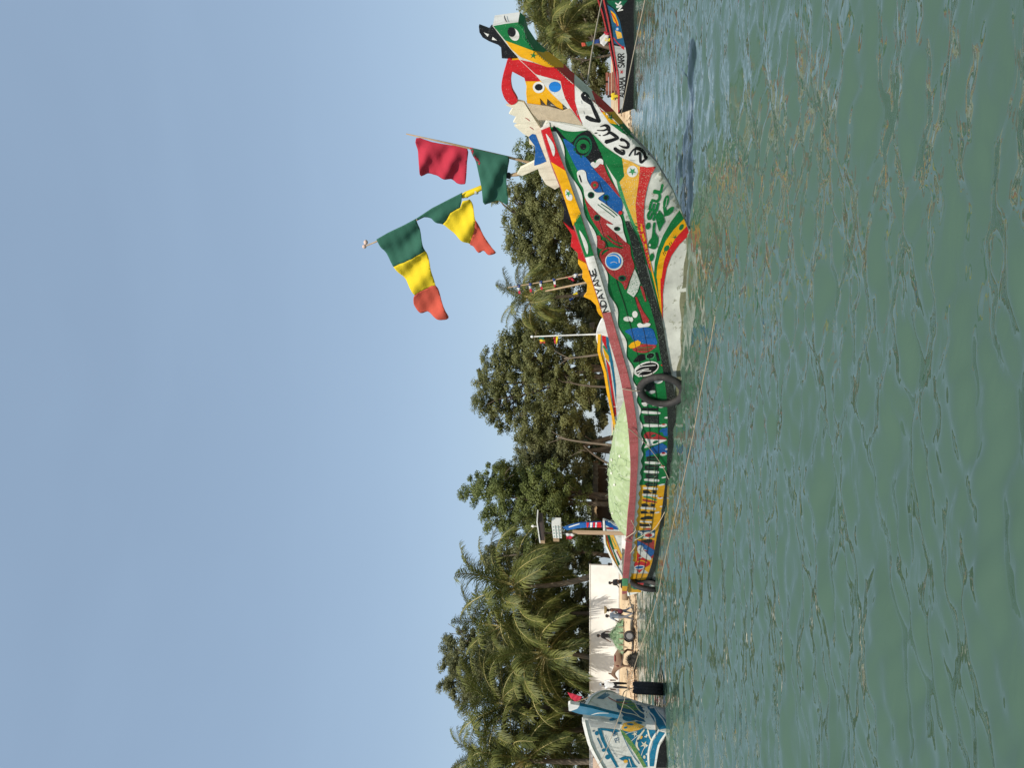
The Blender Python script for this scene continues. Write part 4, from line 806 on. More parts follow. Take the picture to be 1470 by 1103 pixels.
palm(52.5, 746, 843, 'largest coconut palm, its crown over the right end of the white wall', 21, 1.15, 1.6, n=36)
palm(51.2, 783, 937, 'coconut palm arching over the middle of the white wall above the cart', 22, 1.04, -.5, n=34)
palm(55, 733, 1012, 'tall coconut palm behind the prow tip of the blue boat', 23, 1.13, -.8, n=34)
palm(52, 752, 1092, 'coconut palm at the left edge above the blue boat', 24, 1.13, .5, n=34)
palm(57, 785, 880, 'shaded coconut palm between the two palms at the white wall', 25, .85, .3, n=29)
palm(56, 800, 1050, 'low coconut palm with long fronds behind the blue boat', 26, 1.07, 1.2, n=30)
palm(60, 720, 900, 'taller thin palm crown poking up below the grey tree', 27, .95, 1.0, n=25)
palm(60, 700, 1085, 'high palm crown cut by the left edge of the picture', 31, .85, .6, n=25)
palm(60, 808, 46, 'bushy palm beside the green snout of the prow', 28, .88, .2, n=34)
palm(62, 790, -8, 'palm at the right edge behind the prow tip', 29, .9, .3, n=30)
palm(60, 765, 428, 'slim palm behind the yellow flame boards', 30, .78, .6, n=30)
# ------------------------------------------------------------------ other boats
def hull_from(B, OUT, Qfun, name, m_, parent, step=.22, open_test=None):
    V2, F2 = tri_poly(OUT, step); qv = Qfun(V2[:, 0], V2[:, 1]); n = len(V2)
    V = [B.w(V2[i, 0], qv[i], V2[i, 1]) for i in range(n)] + [B.w(V2[i, 0], -qv[i], V2[i, 1]) for i in range(n)]
    E = {}
    for f in F2:
        for i in range(len(f)): E[(f[i], f[(i + 1) % len(f)])] = 1
    F = [tuple(f) for f in F2] + [tuple(i + n for i in f[::-1]) for f in F2]
    for (i, j) in E:
        if (j, i) not in E:
            if open_test and open_test((V2[i] + V2[j]) / 2): continue
            F.append((j, i, i + n, j + n))
    return mobj(name, V, F, m_, parent)
def mk_boat(name, label, S, d, stem, rail, Bm, smin, keel=-.35, tau=(8, 60), T=.06, k=1.2, base='white', group=None, railcol='white', thick=.07):
    """stem: (z, s) pairs; rail: (s, z) pairs; Bm(z): largest half beam"""
    ST = tab([z for z, _ in stem], [s for _, s in stem]); ZT = tab([s for s, _ in rail], [z for _, z in rail])
    def Qs_(a, z):
        x = np.maximum(ST(z) - a, 0); taper = np.clip((a - smin + 1.5) / 3.0, .25, 1); return T + Bm(z) * (1 - np.exp(-x / k)) * taper
    def Q(a, z): return np.where((a > ST(z)) | (a < smin) | (z > ZT(a) + .02), -1.0, Qs_(a, z))
    B = Boat(S, d, Q, smin, tau); B.ZT = ZT; B.Qs = Qs_
    root = empty(name, (S[0], S[1], 0)); tag(root, label, 'boat', group)
    top = [(s, float(ZT(s))) for s in np.linspace(smin, max(s for s, _ in rail), 26)]
    zs = [z for z, _ in stem]; st = [(float(ST(z)), z) for z in np.linspace(max(zs), min(zs), 14)]
    OUT = [top[0]] + top[1:] + [p for p in st if p[1] < top[-1][1] - .03] + [(smin + .4, keel)]
    hull_ = hull_from(B, OUT, Qs_, 'hull', C[base], root, .22, lambda p: abs(p[1] - float(ZT(p[0]))) < .08 and smin + .1 < p[0] < top[-1][0] - .3)
    V = []; F = []; sg = np.linspace(smin, top[-1][0] - .05, 40)
    for s in sg:
        z = float(ZT(s)); q = float(Qs_(np.array([s]), np.array([z]))[0])
        for sd in (1, -1): V += [B.w(s, sd * (q + .03), z - .05), B.w(s, sd * (q + .03), z + .04), B.w(s, sd * max(q - thick, .0), z + .04), B.w(s, sd * max(q - thick, .0), z - .05)]
    for i in range(len(sg) - 1):
        for sd in (0, 4):
            for j in range(4): F.append((i * 8 + sd + j, i * 8 + sd + (j + 1) % 4, i * 8 + 8 + sd + (j + 1) % 4, i * 8 + 8 + sd + j))
    h = len(sg); half = [[], []]
    for sd in (0, 1):
        vv = [V[i * 8 + sd * 4 + j] for i in range(h) for j in range(4)]
        ff = [(i * 4 + j, i * 4 + (j + 1) % 4, i * 4 + 4 + (j + 1) % 4, i * 4 + 4 + j) for i in range(h - 1) for j in range(4)] + [(0, 1, 2, 3), tuple((h - 1) * 4 + j for j in range(4))]
        mobj('rail', vv, ff, C[railcol], root)
    V = []; F = []
    for s in np.linspace(smin + .2, top[-1][0] - .8, 20):
        q = float(Qs_(np.array([s]), np.array([.4]))[0]) * .92; V += [B.w(s, q, .35), B.w(s, -q, .35)]
    F = [(2 * i, 2 * i + 1, 2 * i + 3, 2 * i + 2) for i in range(19)]; mobj('floor_boards', V, F, WOOD, root)
    for s in np.linspace(smin + 1, top[-1][0] - 1.6, 4):
        z = float(ZT(s)) - .25; q = float(Qs_(np.array([s]), np.array([z]))[0]) - .05
        mm = MB(); mm.box(B.w(s, 0, z), (.24, 2 * q, .05), Matrix.Rotation(math.atan2(B.d[1], B.d[0]), 3, 'Z')); mm.build('thwart', WOOD, root)
    return B, root, hull_
# --- second boat, just behind the painted one
b2, b2r, b2h = mk_boat('striped_boat', 'white boat with yellow, red and blue stripes moored behind the painted boat', (1.75, 24.2), (.64, -.77),
    [(-.4, -1.6), (0, -1.1), (1, -.4), (2.1, .05)], [(.05, 2.02), (-.5, 2.04), (-1.2, 1.84), (-2, 1.74), (-3, 1.60), (-4, 1.47), (-6, 1.36), (-9, 1.25)], lambda z: .75 + .2 * np.clip(z, 0, 2.2), -9.5, railcol='yellow')
b2.board('bow_cap', 'R8', smooth_closed([(330, 68), (292, 130), (268, 200), (262, 270), (285, 335), (322, 388), (352, 340), (420, 330), (420, 180), (380, 100)], 3), .14, .1, C['white'], b2r)
b2.motif('side_stripes', [
    P_('R8', [(320, 385), (345, 470), (372, 640), (395, 760), (408, 850), (380, 820), (362, 720), (340, 560)], 'yellow', 1, False),
    P_('R8', [(362, 480), (405, 560), (425, 700), (445, 840), (470, 1000), (478, 1080), (455, 1095), (438, 960), (415, 780), (385, 600)], 'red', 1, False),
    P_('R8', [(335, 330), (395, 440), (402, 520), (358, 470), (340, 400)], 'yellow', 2, False), P_('R8', [(328, 345), (345, 340), (395, 425), (392, 448)], 'lgreen', 3, False),
    P_('R8', [(325, 235), (365, 230), (370, 330), (385, 390), (345, 330), (328, 290)], 'red', 2, False), P_('R8', [(365, 230), (395, 245), (398, 330), (440, 520), (470, 760), (475, 960), (460, 850), (430, 620), (395, 440), (372, 330)], 'tealb', 1, False)], b2h, 3)
# --- third boat with the blue stem post, behind the stern
b3, b3r, b3h = mk_boat('post_boat', 'small boat with striped upswept bow and blue red post behind the plank post', (-6.7, 36.0), (.97, -.25),
    [(-.4, -1.2), (0, -.8), (1, -.15), (1.95, .2)], [(.2, 1.92), (-.3, 1.90), (-.8, 1.86), (-1.5, 1.55), (-2.2, 1.18), (-3.0, .82), (-3.8, .70)], lambda z: .5 + .2 * np.clip(z, 0, 2), -3.7, k=.9)
b3.motif('bow_paint', [P_('S8', [(975, 215), (1060, 200), (1165, 235), (1170, 380), (1110, 370), (1010, 330)], 'blue', 1, False), P_('S8', [(955, 290), (1060, 345), (970, 345)], 'white', 2, False), P_('S8', [(1010, 345), (1100, 350), (1110, 380), (1020, 370)], 'dred', 2, False), E_('S8', 1085, 205, 28, 16, 'sky', 2), E_('S8', 985, 230, 40, 28, 'red', 2), K_('S8', [(1040, 240), (1100, 300), (1150, 330)], 10, 'white', 3), K_('S8', [(1080, 230), (1130, 270)], 6, 'black', 3),
    ], b3h, 2.5)
b3.motif('side_stripes', [P_('S8', [(985, 445), (1015, 445), (1055, 580), (1175, 860), (1200, 1000), (1170, 930), (1060, 690), (1020, 560)], 'yellow', 1, False), P_('S8', [(1005, 450), (1025, 450), (1060, 580), (1130, 780), (1185, 920), (1165, 880), (1050, 600)], 'dred', 2, False),
    P_('S8', [(1020, 445), (1060, 445), (1100, 580), (1195, 835), (1175, 850), (1085, 620)], 'dgreen', 2, False), P_('S8', [(1060, 445), (1110, 445), (1225, 720), (1200, 830), (1110, 600)], 'worny', 2, False), P_('S8', [(1110, 640), (1150, 640), (1225, 790), (1205, 850)], 'white', 3, False), K_('S8', [(1150, 660), (1210, 780)], 14, 'dred', 4), K_('S8', [(1085, 480), (1140, 600)], 8, 'lgreen', 3)], b3h, 2.5)
pst = b3.board('stem_post', 'S8', [(440, 352), (560, 312), (670, 288), (945, 276), (962, 348), (800, 346), (640, 358), (500, 386)], .06, .12, C['blue'], b3r)
b3.flat('post_stripes', [P_('S8', [(752, 284), (790, 282), (775, 346), (755, 346)], 'red', 1, False), P_('S8', [(800, 282), (832, 280), (825, 346), (800, 346)], 'white', 1, False), P_('S8', [(840, 280), (868, 279), (862, 346), (838, 346)], 'red', 1, False), P_('S8', [(872, 279), (890, 278), (884, 346), (868, 346)], 'white', 1, False), P_('S8', [(895, 278), (945, 277), (952, 347), (890, 346)], 'red', 1, False), P_('S8', [(520, 335), (660, 292), (660, 305), (520, 350)], 'white', 1, False)], .06, pst)
# --- far right boat
sx = at(905, 162, 49).x
b4, b4r, b4h = mk_boat('lettered_boat', 'grey and red lettered boat moored by the shore at the right', (sx, 49), (-1, -.06),
    [(-.4, -.5), (0, -.3), (.6, -.1), (1.0, .0)], [(0, .98), (-1, .98), (-2.2, 1.05), (-4, 1.35), (-6, 1.72), (-7.5, 2.05), (-8.5, 2.35), (-10, 2.7)], lambda z: .8 + .15 * np.clip(z, 0, 2), -10.4, base='black', railcol='dred')
b4.motif('side_paint', [
    P_('A4', [(330, 420), (440, 440), (455, 520), (440, 720), (415, 1000), (380, 1030), (372, 1000), (368, 800), (350, 600)], 'grey', 1, False), P_('A4', [(270, 40), (330, 80), (385, 180), (410, 300), (440, 440), (332, 400), (322, 280), (300, 160)], 'navy', 1, False), P_('A4', [(265, 0), (460, 0), (375, 105), (330, 70), (280, 30)], 'dgreen', 2, False),
    P_('A4', [(300, 90), (345, 130), (370, 200), (380, 240), (330, 200)], 'yellow', 2, False), K_('A4', [(310, 120), (350, 190), (365, 240)], 10, 'red', 3), E_('A4', 365, 268, 18, 18, 'sky', 3), E_('A4', 365, 268, 10, 10, 'white', 4), P_('A4', [(345, 280), (400, 300), (412, 350), (365, 360)], 'worny', 2, False), K_('A4', [(330, 350), (370, 400), (420, 440)], 8, 'red', 3), P_('A4', [(395, 440), (425, 425), (430, 465)], 'red', 3, False),
    P_('A4', [(370, 115), (435, 60), (470, 55), (475, 330), (440, 420), (400, 240)], 'dwine' if 0 else 'black', 1, False)] + text('A4', 'ADAMA', (430, 905), (435, 710), 50, 9, 'black', 3, .2) + text('A4', 'SARR', (430, 625), (428, 490), 58, 10, 'black', 3, .2) + [('A4', star_poly(405, 668, 26, 0, .3, 6), 'dred', 3)] + text('A4', 'NK', (415, 88), (395, 5), 50, 12, 'white', 4, .2), b4h, 3)
# --- blue and white boat at the left
Sb = atz(958, 1047, 0)
bb0 = Boat((Sb.x, Sb.y), (.62, -.78), None, -10)
ba, bz = bb0.plane(fr('BB', [(1290, 548), (1040, 525), (740, 470), (300, 390)]), 0.0)
stemb = [(-.5, float(ba[0]) - .35)] + [(float(z), float(a)) for a, z in zip(ba, bz)]
top_s, top_z = float(ba[-1]), float(bz[-1])
railb = [(top_s, top_z)] + [(top_s - x, top_z - h) for x, h in [(.5, .18), (1.0, .42), (1.6, .66), (2.4, .92), (3.5, 1.15), (5.5, 1.3), (9, 1.3)]]
bb, bbr, bbh = mk_boat('blue_boat', 'blue and white boat with star patterns, bow on, at the left edge', (Sb.x, Sb.y), (.62, -.78), stemb, railb, lambda z: 1.2 + .18 * np.clip(z, 0, 2.6), top_s - 9, tau=(10, 45), T=.07, k=1.0, base='white', thick=.10)
bb.motif('left_bow_paint', [
    P_('BB', [(350, 410), (690, 440), (735, 480), (720, 545), (560, 535), (460, 535), (395, 530)], 'grey', 0, False),
    P_('BB', [(470, 545), (510, 540), (560, 700), (640, 850), (720, 1000), (690, 1004), (600, 850), (520, 690)], 'tealb', 1, False), P_('BB', [(510, 540), (690, 555), (735, 580), (700, 590), (520, 565)], 'tealb', 1, False),
    P_('BB', [(735, 545), (800, 600), (880, 700), (960, 830), (1050, 1000), (1010, 1004), (920, 850), (830, 720), (760, 620)], 'worn', 2, False),
    P_('BB', [(770, 570), (880, 590), (1000, 545), (1080, 560), (1190, 565), (1100, 690), (1062, 830), (1060, 1000), (1045, 985), (960, 830), (880, 700)], 'tealb', 1, False),
    P_('BB', [(745, 540), (780, 480), (900, 460), (1020, 520), (960, 560), (850, 585), (780, 570)], 'worny', 2, False), E_('BB', 655, 435, 48, 17, 'tealb', 2, -12), E_('BB', 730, 480, 26, 12, 'tealb', 2), E_('BB', 855, 495, 42, 13, 'tealb', 3, 5), E_('BB', 800, 535, 22, 12, 'tealb', 3, -10), E_('BB', 955, 475, 45, 15, 'tealb', 3, 8), P_('BB', [(770, 400), (860, 410), (920, 440), (830, 460), (775, 440)], 'tealb', 2),
    ('BB', star_poly(1020, 735, 52, 10, .32), 'cream', 3), ('BB', star_poly(910, 610, 40, 30, .3), 'cream', 3),
    K_('BB', [(1190, 560), (1110, 680), (1068, 830), (1072, 990)], 22, 'white', 3), P_('BB', [(1195, 580), (1275, 600), (1190, 750), (1145, 990), (1085, 990), (1085, 840), (1125, 690)], 'tealb', 2, False), K_('BB', [(1280, 590), (1190, 745), (1145, 990)], [20, 26, 22], 'white', 3),
    P_('BB', [(1290, 600), (1320, 650), (1330, 1010), (1155, 1010), (1200, 760)], 'dbot', 2, False) if 'dbot' in C else P_('BB', [(1290, 600), (1320, 650), (1330, 1010), (1155, 1010), (1200, 760)], 'black', 2, False),
    K_('BB', [(1020, 560), (950, 660), (930, 740), (960, 800)], [16, 26, 26, 12], 'cream', 3), K_('BB', [(1060, 560), (1080, 640), (1110, 690)], 16, 'cream', 3)]
    + text('BB', 'OBTEL', (640, 590), (690, 720), 42, 7, 'navy', 3, .2) + [P_('BB', [(590, 578), (700, 600), (722, 722), (655, 722)], 'white', 1, False), P_('BB', [(720, 900), (780, 870), (860, 880), (900, 960), (940, 1004), (800, 1004), (830, 950)], 'tealb', 2, False), K_('BB', [(760, 600), (820, 740), (900, 880), (960, 960)], 9, 'tealb', 2),
    E_('BB', 462, 600, 22, 26, 'tealb', 1), K_('BB', [(470, 660), (500, 720), (520, 770)], 14, 'tealb', 1), E_('BB', 545, 800, 24, 20, 'tealb', 1), E_('BB', 590, 880, 30, 28, 'tealb', 1), E_('BB', 425, 575, 14, 8, 'navy', 1)], bbh, 4)
bb.motif('left_lattice_paint', [K_('BB', [(800, 610), (850, 590), (930, 580)], 7, 'white', 4), K_('BB', [(870, 690), (930, 640), (1000, 600)], 7, 'white', 4), K_('BB', [(985, 860), (1010, 790), (1055, 740)], 7, 'white', 4), E_('BB', 985, 650, 12, 22, 'worny', 4, 30), E_('BB', 945, 690, 12, 16, 'navy', 4), E_('BB', 1035, 640, 16, 9, 'cream', 4), E_('BB', 1020, 880, 14, 20, 'cream', 4), E_('BB', 1110, 620, 12, 18, 'navy', 4, 20), K_('BB', [(560, 620), (620, 760), (700, 880)], 5, 'navy', 2), K_('BB', [(600, 760), (720, 780)], 4, 'grey', 2), K_('BB', [(620, 800), (760, 830)], 4, 'grey', 2), K_('BB', [(640, 840), (790, 868)], 4, 'grey', 2), E_('BB', 800, 930, 26, 20, 'worny', 4), K_('BB', [(840, 900), (870, 990)], 8, 'white', 4)], bbh, 4)
bb.motif('right_bow_paint', [K_('BB', [(720, 330), (800, 360), (900, 380), (1030, 440)], 8, 'cream', 4), K_('BB', [(760, 250), (850, 300), (960, 400)], 8, 'cream', 4), K_('BB', [(930, 200), (1010, 300), (1060, 420)], 7, 'cream', 4), K_('BB', [(600, 180), (700, 230), (820, 250)], 9, 'dred', 3), 
    P_('BB', [(460, 190), (600, 95), (700, 100), (540, 200)], 'tealb', 1, False), P_('BB', [(690, 200), (900, 190), (1000, 200), (1060, 380), (1040, 470), (800, 420), (700, 300)], 'navy', 1, False), P_('BB', [(680, 230), (860, 210), (980, 330), (900, 330), (760, 300)], 'worn', 2, False),
    P_('BB', [(1000, 180), (1060, 165), (1190, 355), (1285, 455), (1285, 545), (1195, 555), (1150, 480), (1080, 370)], 'tealb', 2, False), K_('BB', [(1015, 195), (1060, 320), (1140, 420), (1155, 540)], 14, 'white', 3), K_('BB', [(1100, 235), (1185, 370), (1240, 440), (1280, 520)], 14, 'white', 3), K_('BB', [(1080, 330), (1050, 370)], 14, 'cream', 3), K_('BB', [(975, 240), (1010, 280)], 10, 'cream', 3), K_('BB', [(900, 230), (960, 330), (1040, 380)], 12, 'cream', 3)], bbh, 4)
sp = bb.board('stem_post', 'BB', [(132, 270), (150, 262), (270, 280), (420, 310), (600, 360), (740, 392), (720, 430), (540, 400), (400, 392), (260, 375), (140, 335)], .045, .08, C['tealb'], bbr)
bb.board('post_tip', 'BB', [(128, 266), (150, 257), (262, 277), (238, 312), (160, 342), (136, 340)], .05, .09, C['white'], bbr)
bb.flat('post_paint', [K_('BB', [(400, 385), (480, 365), (600, 365)], [6, 12, 5], 'white', 1)], .045, sp)
# ------------------------------------------------------------------ masts and flags on the painted boat
CL = {'red': mat('cloth_red', (.52, .03, .06), .85, .1, 5, trans=.22), 'green': mat('cloth_green', (.03, .13, .085), .85, .1, 5, trans=.22), 'yellow': mat('cloth_yellow', (.82, .62, .02), .85, .08, 5, trans=.22), 'orange': mat('cloth_faded_red', (.62, .10, .06), .85, .1, 5, trans=.22),
      'blue': mat('cloth_blue', (.03, .07, .25), .85, .1, 5, trans=.3), 'white': mat('cloth_white', (.75, .75, .72), .85, .08, 5, trans=.3), 'black': mat('cloth_black', (.02, .02, .02), .85, .1, 5)}
def fold(p, x, y, amp, k, ph):
    return amp * (math.sin(x * k[0] + y * k[1] + ph + .8 * math.sin(y * .05 + ph)) + .35 * math.sin(x * k[0] * 1.9 + y * k[1] * 1.4 + ph * 2) + .16 * math.sin(x * .42 - y * .16 + ph) + .03 * math.sin(x * .9 + y * .5 + ph * 3))
def cloth(name, bands, B, q, parent, f='H', amp=.03, k=(.06, .05), ph=0.0, pin=None):
    """flag of several sewn bands hanging near the plane q, rippled in depth"""
    for nm, poly, col in bands:
        V2, F2 = tri_poly(fr(f, poly), 3.0); a, z = B.plane(V2, q); V = []
        for i, (x, y) in enumerate(V2):
            g = 1.0
            if pin is not None:
                (x1, y1), (x2, y2) = pin; d = abs((x2 - x1) * (y1 - y) - (x1 - x) * (y2 - y1)) / math.hypot(x2 - x1, y2 - y1); g = min(1, d / 18)
            V.append(B.w(a[i], q + g * fold(None, x, y, amp, k, ph), z[i]))
        o = mobj(nm, V, F2, CL[col], parent, smooth=True)
        sd = o.modifiers.new('thickness', 'SOLIDIFY'); sd.thickness = .004
def mast(name, label, B, q, pts, rad, f='px'):
    px = fr(f, pts); a, z = B.plane(px, q); P = [Vector(B.w(a[i], q, z[i])) for i in range(len(a))]
    root = empty(name, P[0]); tag(root, label, 'mast'); return root, P
QM = .02
m1, P = mast('flag_mast', 'thin bamboo mast on the prow flying a red and a green flag', mb, QM, [(778, 238), (767, 235), (731, 226), (646, 206), (583, 192)], None)
M = MB(); M.tube(P, [.028, .028, .026, .02, .012], 7); M.build('pole', BAMBOO, m1, True)
def flagroot(name, label, loc):
    e = empty(name, loc); tag(e, label, 'flag'); return e
def pxp(B, q, f, p): a, z = B.plane(fr(f, [p]), q); return B.w(a[0], q, z[0])
fl = flagroot('red_flag', 'plain dark red flag at the top of the bamboo mast', pxp(mb, QM, 'H', (360, 65)))
cloth('', [('cloth', smooth_closed([(358, 66), (440, 86), (540, 104), (627, 119), (626, 200), (622, 285), (612, 306), (570, 304), (520, 282), (440, 258), (385, 266), (376, 210), (366, 150)], 3), 'red')], mb, QM, fl, amp=.045, k=(.16, .07), ph=1, pin=(fr('H', [(360, 65)])[0], fr('H', [(625, 118)])[0]))
fl = flagroot('green_flag', 'dark green flag hanging lower on the bamboo mast', pxp(mb, QM, 'H', (650, 118)))
cloth('', [('cloth', smooth_closed([(648, 120), (720, 136), (790, 152), (847, 166), (842, 230), (834, 300), (843, 414), (800, 402), (722, 412), (706, 340), (686, 250), (664, 170)], 3), 'green'), ('tie_strip', [(640, 116), (655, 116), (698, 205), (690, 216), (668, 180)], 'red')], mb, QM + .10, fl, amp=.05, k=(.13, .08), ph=2.5, pin=(fr('H', [(650, 118)])[0], fr('H', [(845, 165)])[0]))
m2, P = mast('flag_mast', 'leaning mast with yellow and white wrapped foot and striped flags', mb, QM - .06, [(752, 249), (742, 250), (730, 252), (692, 269), (663, 282), (598, 316), (540, 347), (523, 354)], None)
M = MB(); M.tube(P, [.04, .045, .03, .026, .026, .02, .018, .014], 8); M.build('pole', BAMBOO, m2, True)
M = MB(); M.tube([P[2].lerp(P[3], .72), P[3].lerp(P[4], .3), P[3].lerp(P[4], .75), P[4]], [.05, .06, .07, .045], 9); M.build('yellow_wrapping', CL['yellow'], m2, True)
for t0, t1, r_ in ((.25, .55, .075), (.8, 1.0, .06)):
    M = MB(); M.tube([P[3].lerp(P[4], t0), P[3].lerp(P[4], (t0 + t1) / 2) + Vector((0, 0, -.06)), P[3].lerp(P[4], t1)], [.03, r_, .03], 8); M.build('white_wrapping', CL['white'], m2, True)
M = MB(); M.ell(P[2], (.07, .07, .06)); M.build('knot', mat('dark_knot', (.02, .02, .02), .9), m2, True)
M = MB(); M.ell(P[-1], (.05, .05, .05)); M.ell(P[-1] + Vector((.10, 0, -.035)), (.06, .05, .05)); M.build('finial', mat('pale_cap', (.62, .45, .38), .7), m2, True)
fl = flagroot('striped_flag', 'flag of green, yellow and red bands streaming from the top of the leaning mast', pxp(mb, QM + .02, 'H', (150, 600)))
cloth('', [('green_band', [(148, 602), (210, 566), (290, 528), (357, 492), (368, 530), (390, 610), (406, 662), (330, 700), (240, 742), (190, 668)], 'green'),
           ('yellow_band', [(240, 742), (330, 700), (406, 662), (430, 730), (448, 800), (460, 848), (400, 868), (352, 890), (300, 820)], 'yellow'),
           ('red_band', smooth_closed([(352, 890), (400, 868), (460, 848), (490, 920), (516, 975), (529, 1018), (490, 1022), (450, 1004), (415, 990), (380, 998), (355, 965), (344, 935)], 3), 'orange')], mb, QM + .02, fl, amp=.05, k=(.10, .10), ph=.4, pin=(fr('H', [(150, 600)])[0], fr('H', [(355, 490)])[0]))
fl = flagroot('striped_flag', 'twisted flag of green, yellow and red bands tied low on the leaning mast', pxp(mb, QM + .02, 'H', (360, 495)))
cloth('', [('green_band', [(358, 492), (440, 438), (520, 396), (602, 354), (598, 400), (590, 432), (540, 460), (520, 500), (498, 526), (440, 490), (400, 486), (365, 502)], 'green'),
           ('yellow_band', [(590, 432), (604, 396), (640, 390), (658, 430), (672, 490), (664, 560), (640, 632), (570, 580), (498, 526), (520, 500), (540, 460)], 'yellow'),
           ('red_band', smooth_closed([(672, 490), (700, 560), (740, 620), (781, 665), (740, 676), (715, 662), (688, 674), (660, 645), (640, 632), (664, 560)], 3), 'orange')], mb, QM + .02, fl, amp=.045, k=(.12, .09), ph=4, pin=(fr('H', [(360, 490)])[0], fr('H', [(600, 355)])[0]))
# ------------------------------------------------------------------ small masts
def small_flag(root, B, q, f, poly_cols):
    for poly, col in poly_cols:
        V2, F2 = tri_poly(fr(f, poly), 2.0); a, z = B.plane(V2, q); V = [B.w(a[i], q + .02 * math.sin(V2[i][0] * .9 + V2[i][1] * .6), z[i]) for i in range(len(a))]
        o = mobj('pennant', V, F2, CL[col], root, smooth=True); o.modifiers.new('thickness', 'SOLIDIFY').thickness = .004
m3, P = mast('small_mast', 'short white pole with two small striped pennants on the striped boat', b2, .0, [(872, 479.5), (856, 480), (800, 482), (764, 483.5)], None)
M = MB(); M.tube(P, [.03, .028, .022, .015], 7); M.ell(P[-1], (.05, .05, .06), 7, 5); M.build('pole', C['white'], m3, True)
small_flag(m3, b2, .02, 'R7', [([(425, 815), (480, 822), (490, 850), (430, 848)], 'green'), ([(430, 848), (490, 850), (495, 875), (432, 868)], 'yellow'), ([(432, 868), (495, 875), (490, 892), (440, 890)], 'orange')])
small_flag(m3, b2, .02, 'R7', [([(588, 822), (615, 815), (615, 900), (598, 885)], 'red'), ([(615, 815), (642, 808), (632, 910), (615, 900)], 'yellow')])
bx5 = Boat((2.8, 25.5), (.64, -.77), None, 0)
m4, P = mast('small_mast', 'thin leaning mast strung with blue, white and red pennants before the slim palm', bx5, 0, [(850, 391), (834, 394), (790, 403), (729, 413)], None)
M = MB(); M.tube(P, [.03, .028, .02, .012], 6); M.build('pole', BAMBOO, m4, True)
for (x, y) in [(190, 245), (320, 225), (440, 200), (595, 170)]:
    small_flag(m4, bx5, .02, 'R7', [([(x - 18, y - 12), (x + 18, y - 16), (x + 16, y + 14), (x - 12, y + 16)], 'blue'), ([(x - 12, y + 16), (x + 16, y + 14), (x + 20, y + 52), (x - 4, y + 54)], 'white'), ([(x - 4, y + 54), (x + 20, y + 52), (x + 26, y + 82), (x + 2, y + 84)], 'red')])
small_flag(m4, bx5, .02, 'R7', [([(725, 128), (800, 150), (835, 182), (820, 190), (760, 160)], 'red'), ([(800, 120), (850, 100), (862, 140), (815, 145)], 'white'), ([(830, 100), (862, 108), (858, 145), (838, 140)], 'blue')])
m5, P = mast('small_mast', 'bare brown spar slanting above the yellow flame boards', bx5, .3, [(852, 403), (840, 406), (783, 418)], None)
M = MB(); M.tube(P, [.04, .038, .025], 6); M.build('pole', BAMBOO, m5, True)
small_flag(m5, bx5, .32, 'R7', [([(808, 330), (850, 310), (870, 325), (830, 350)], 'yellow'), ([(850, 310), (930, 308), (925, 350), (870, 365), (865, 330)], 'black'), ([(765, 385), (805, 372), (810, 395), (775, 410)], 'blue')])
# ------------------------------------------------------------------ lamp post at the stern
lq = -.2
def LP(p): return Vector(pxp(mb, lq, 'S8', p))
lp = empty('lamp_post', LP((1250, 430))); tag(lp, 'brown plank post with lattice box and flat lamp hood on the stern', 'post')
M = MB(); a_, b_ = LP((1255, 425)), LP((570, 408)); dz = a_.z - b_.z
rot = Matrix.Rotation(math.atan2(mb.d[1], mb.d[0]), 3, 'Z')
M.box((a_ + b_) / 2, (.19, .07, abs(dz)), rot); M.build('plank', mat('tan_wood', (.42, .29, .18), .8, .25, 3, stretch=(1, 1, .2)), lp)
M = MB(); c_ = LP((170, 420)); M.tube([b_ - Vector((0, 0, .2)), c_], [.035, .03], 6); M.build('pole', DWOOD, lp)
t_, u_ = LP((295, 265)), LP((430, 440)); bw = (LP((360, 265)) - LP((360, 440))).length; bh = abs(t_.z - u_.z); cc = (t_ + u_) / 2
M = MB(); M.box(cc, (bw, .3, bh), rot); box = M.build('box', C['white'], lp)
for i in range(4):
    M = MB(); M.box(cc + rot @ Vector((-bw * .36 + bw * .24 * i, -.155, 0)), (bw * .13, .012, bh * .82), rot); M.build('box_slot', mat('slot', (.32, .40, .36), .7), box)
for j in range(2):
    M = MB(); M.box(cc + rot @ Vector((0, -.166, -bh * .16 + bh * .32 * j)), (bw * .96, .014, bh * .10), rot); M.build('box_slat', C['white'], box)
h0, h1 = LP((125, 195)), LP((125, 470)); hw = (h0 - h1).length; hc = (h0 + h1) / 2
M = MB(); M.box(hc, (hw, .5, .04), rot); M.build('hood', C['white'], lp)
M = MB(); M.box(hc - Vector((0, 0, .10)), (hw * .84, .42, .15), rot); M.build('lamp_body', mat('dark_brown', (.06, .04, .03), .6), lp)
M = MB(); M.tube([hc, LP((45, 330))], .012, 5); M.ell(LP((45, 330)), (.05, .05, .06), 7, 5); M.build('aerial', C['white'], lp)
M = MB(); M.box(LP((170, 510)), (.22, .2, .2), rot); M.build('bracket', BAMBOO, lp)
M = MB(); M.box(LP((355, 485)), (.2, .2, .22), rot); M.build('bracket', BAMBOO, lp)
fl = empty('small_flag', LP((480, 430))); tag(fl, 'small red and white rag flag tied to the plank post', 'flag')
small_flag(fl, mb, lq + .1, 'S8', [([(478, 430), (540, 425), (600, 440), (590, 462), (490, 458)], 'white'), ([(490, 458), (590, 462), (570, 490), (530, 502), (490, 505)], 'red')])
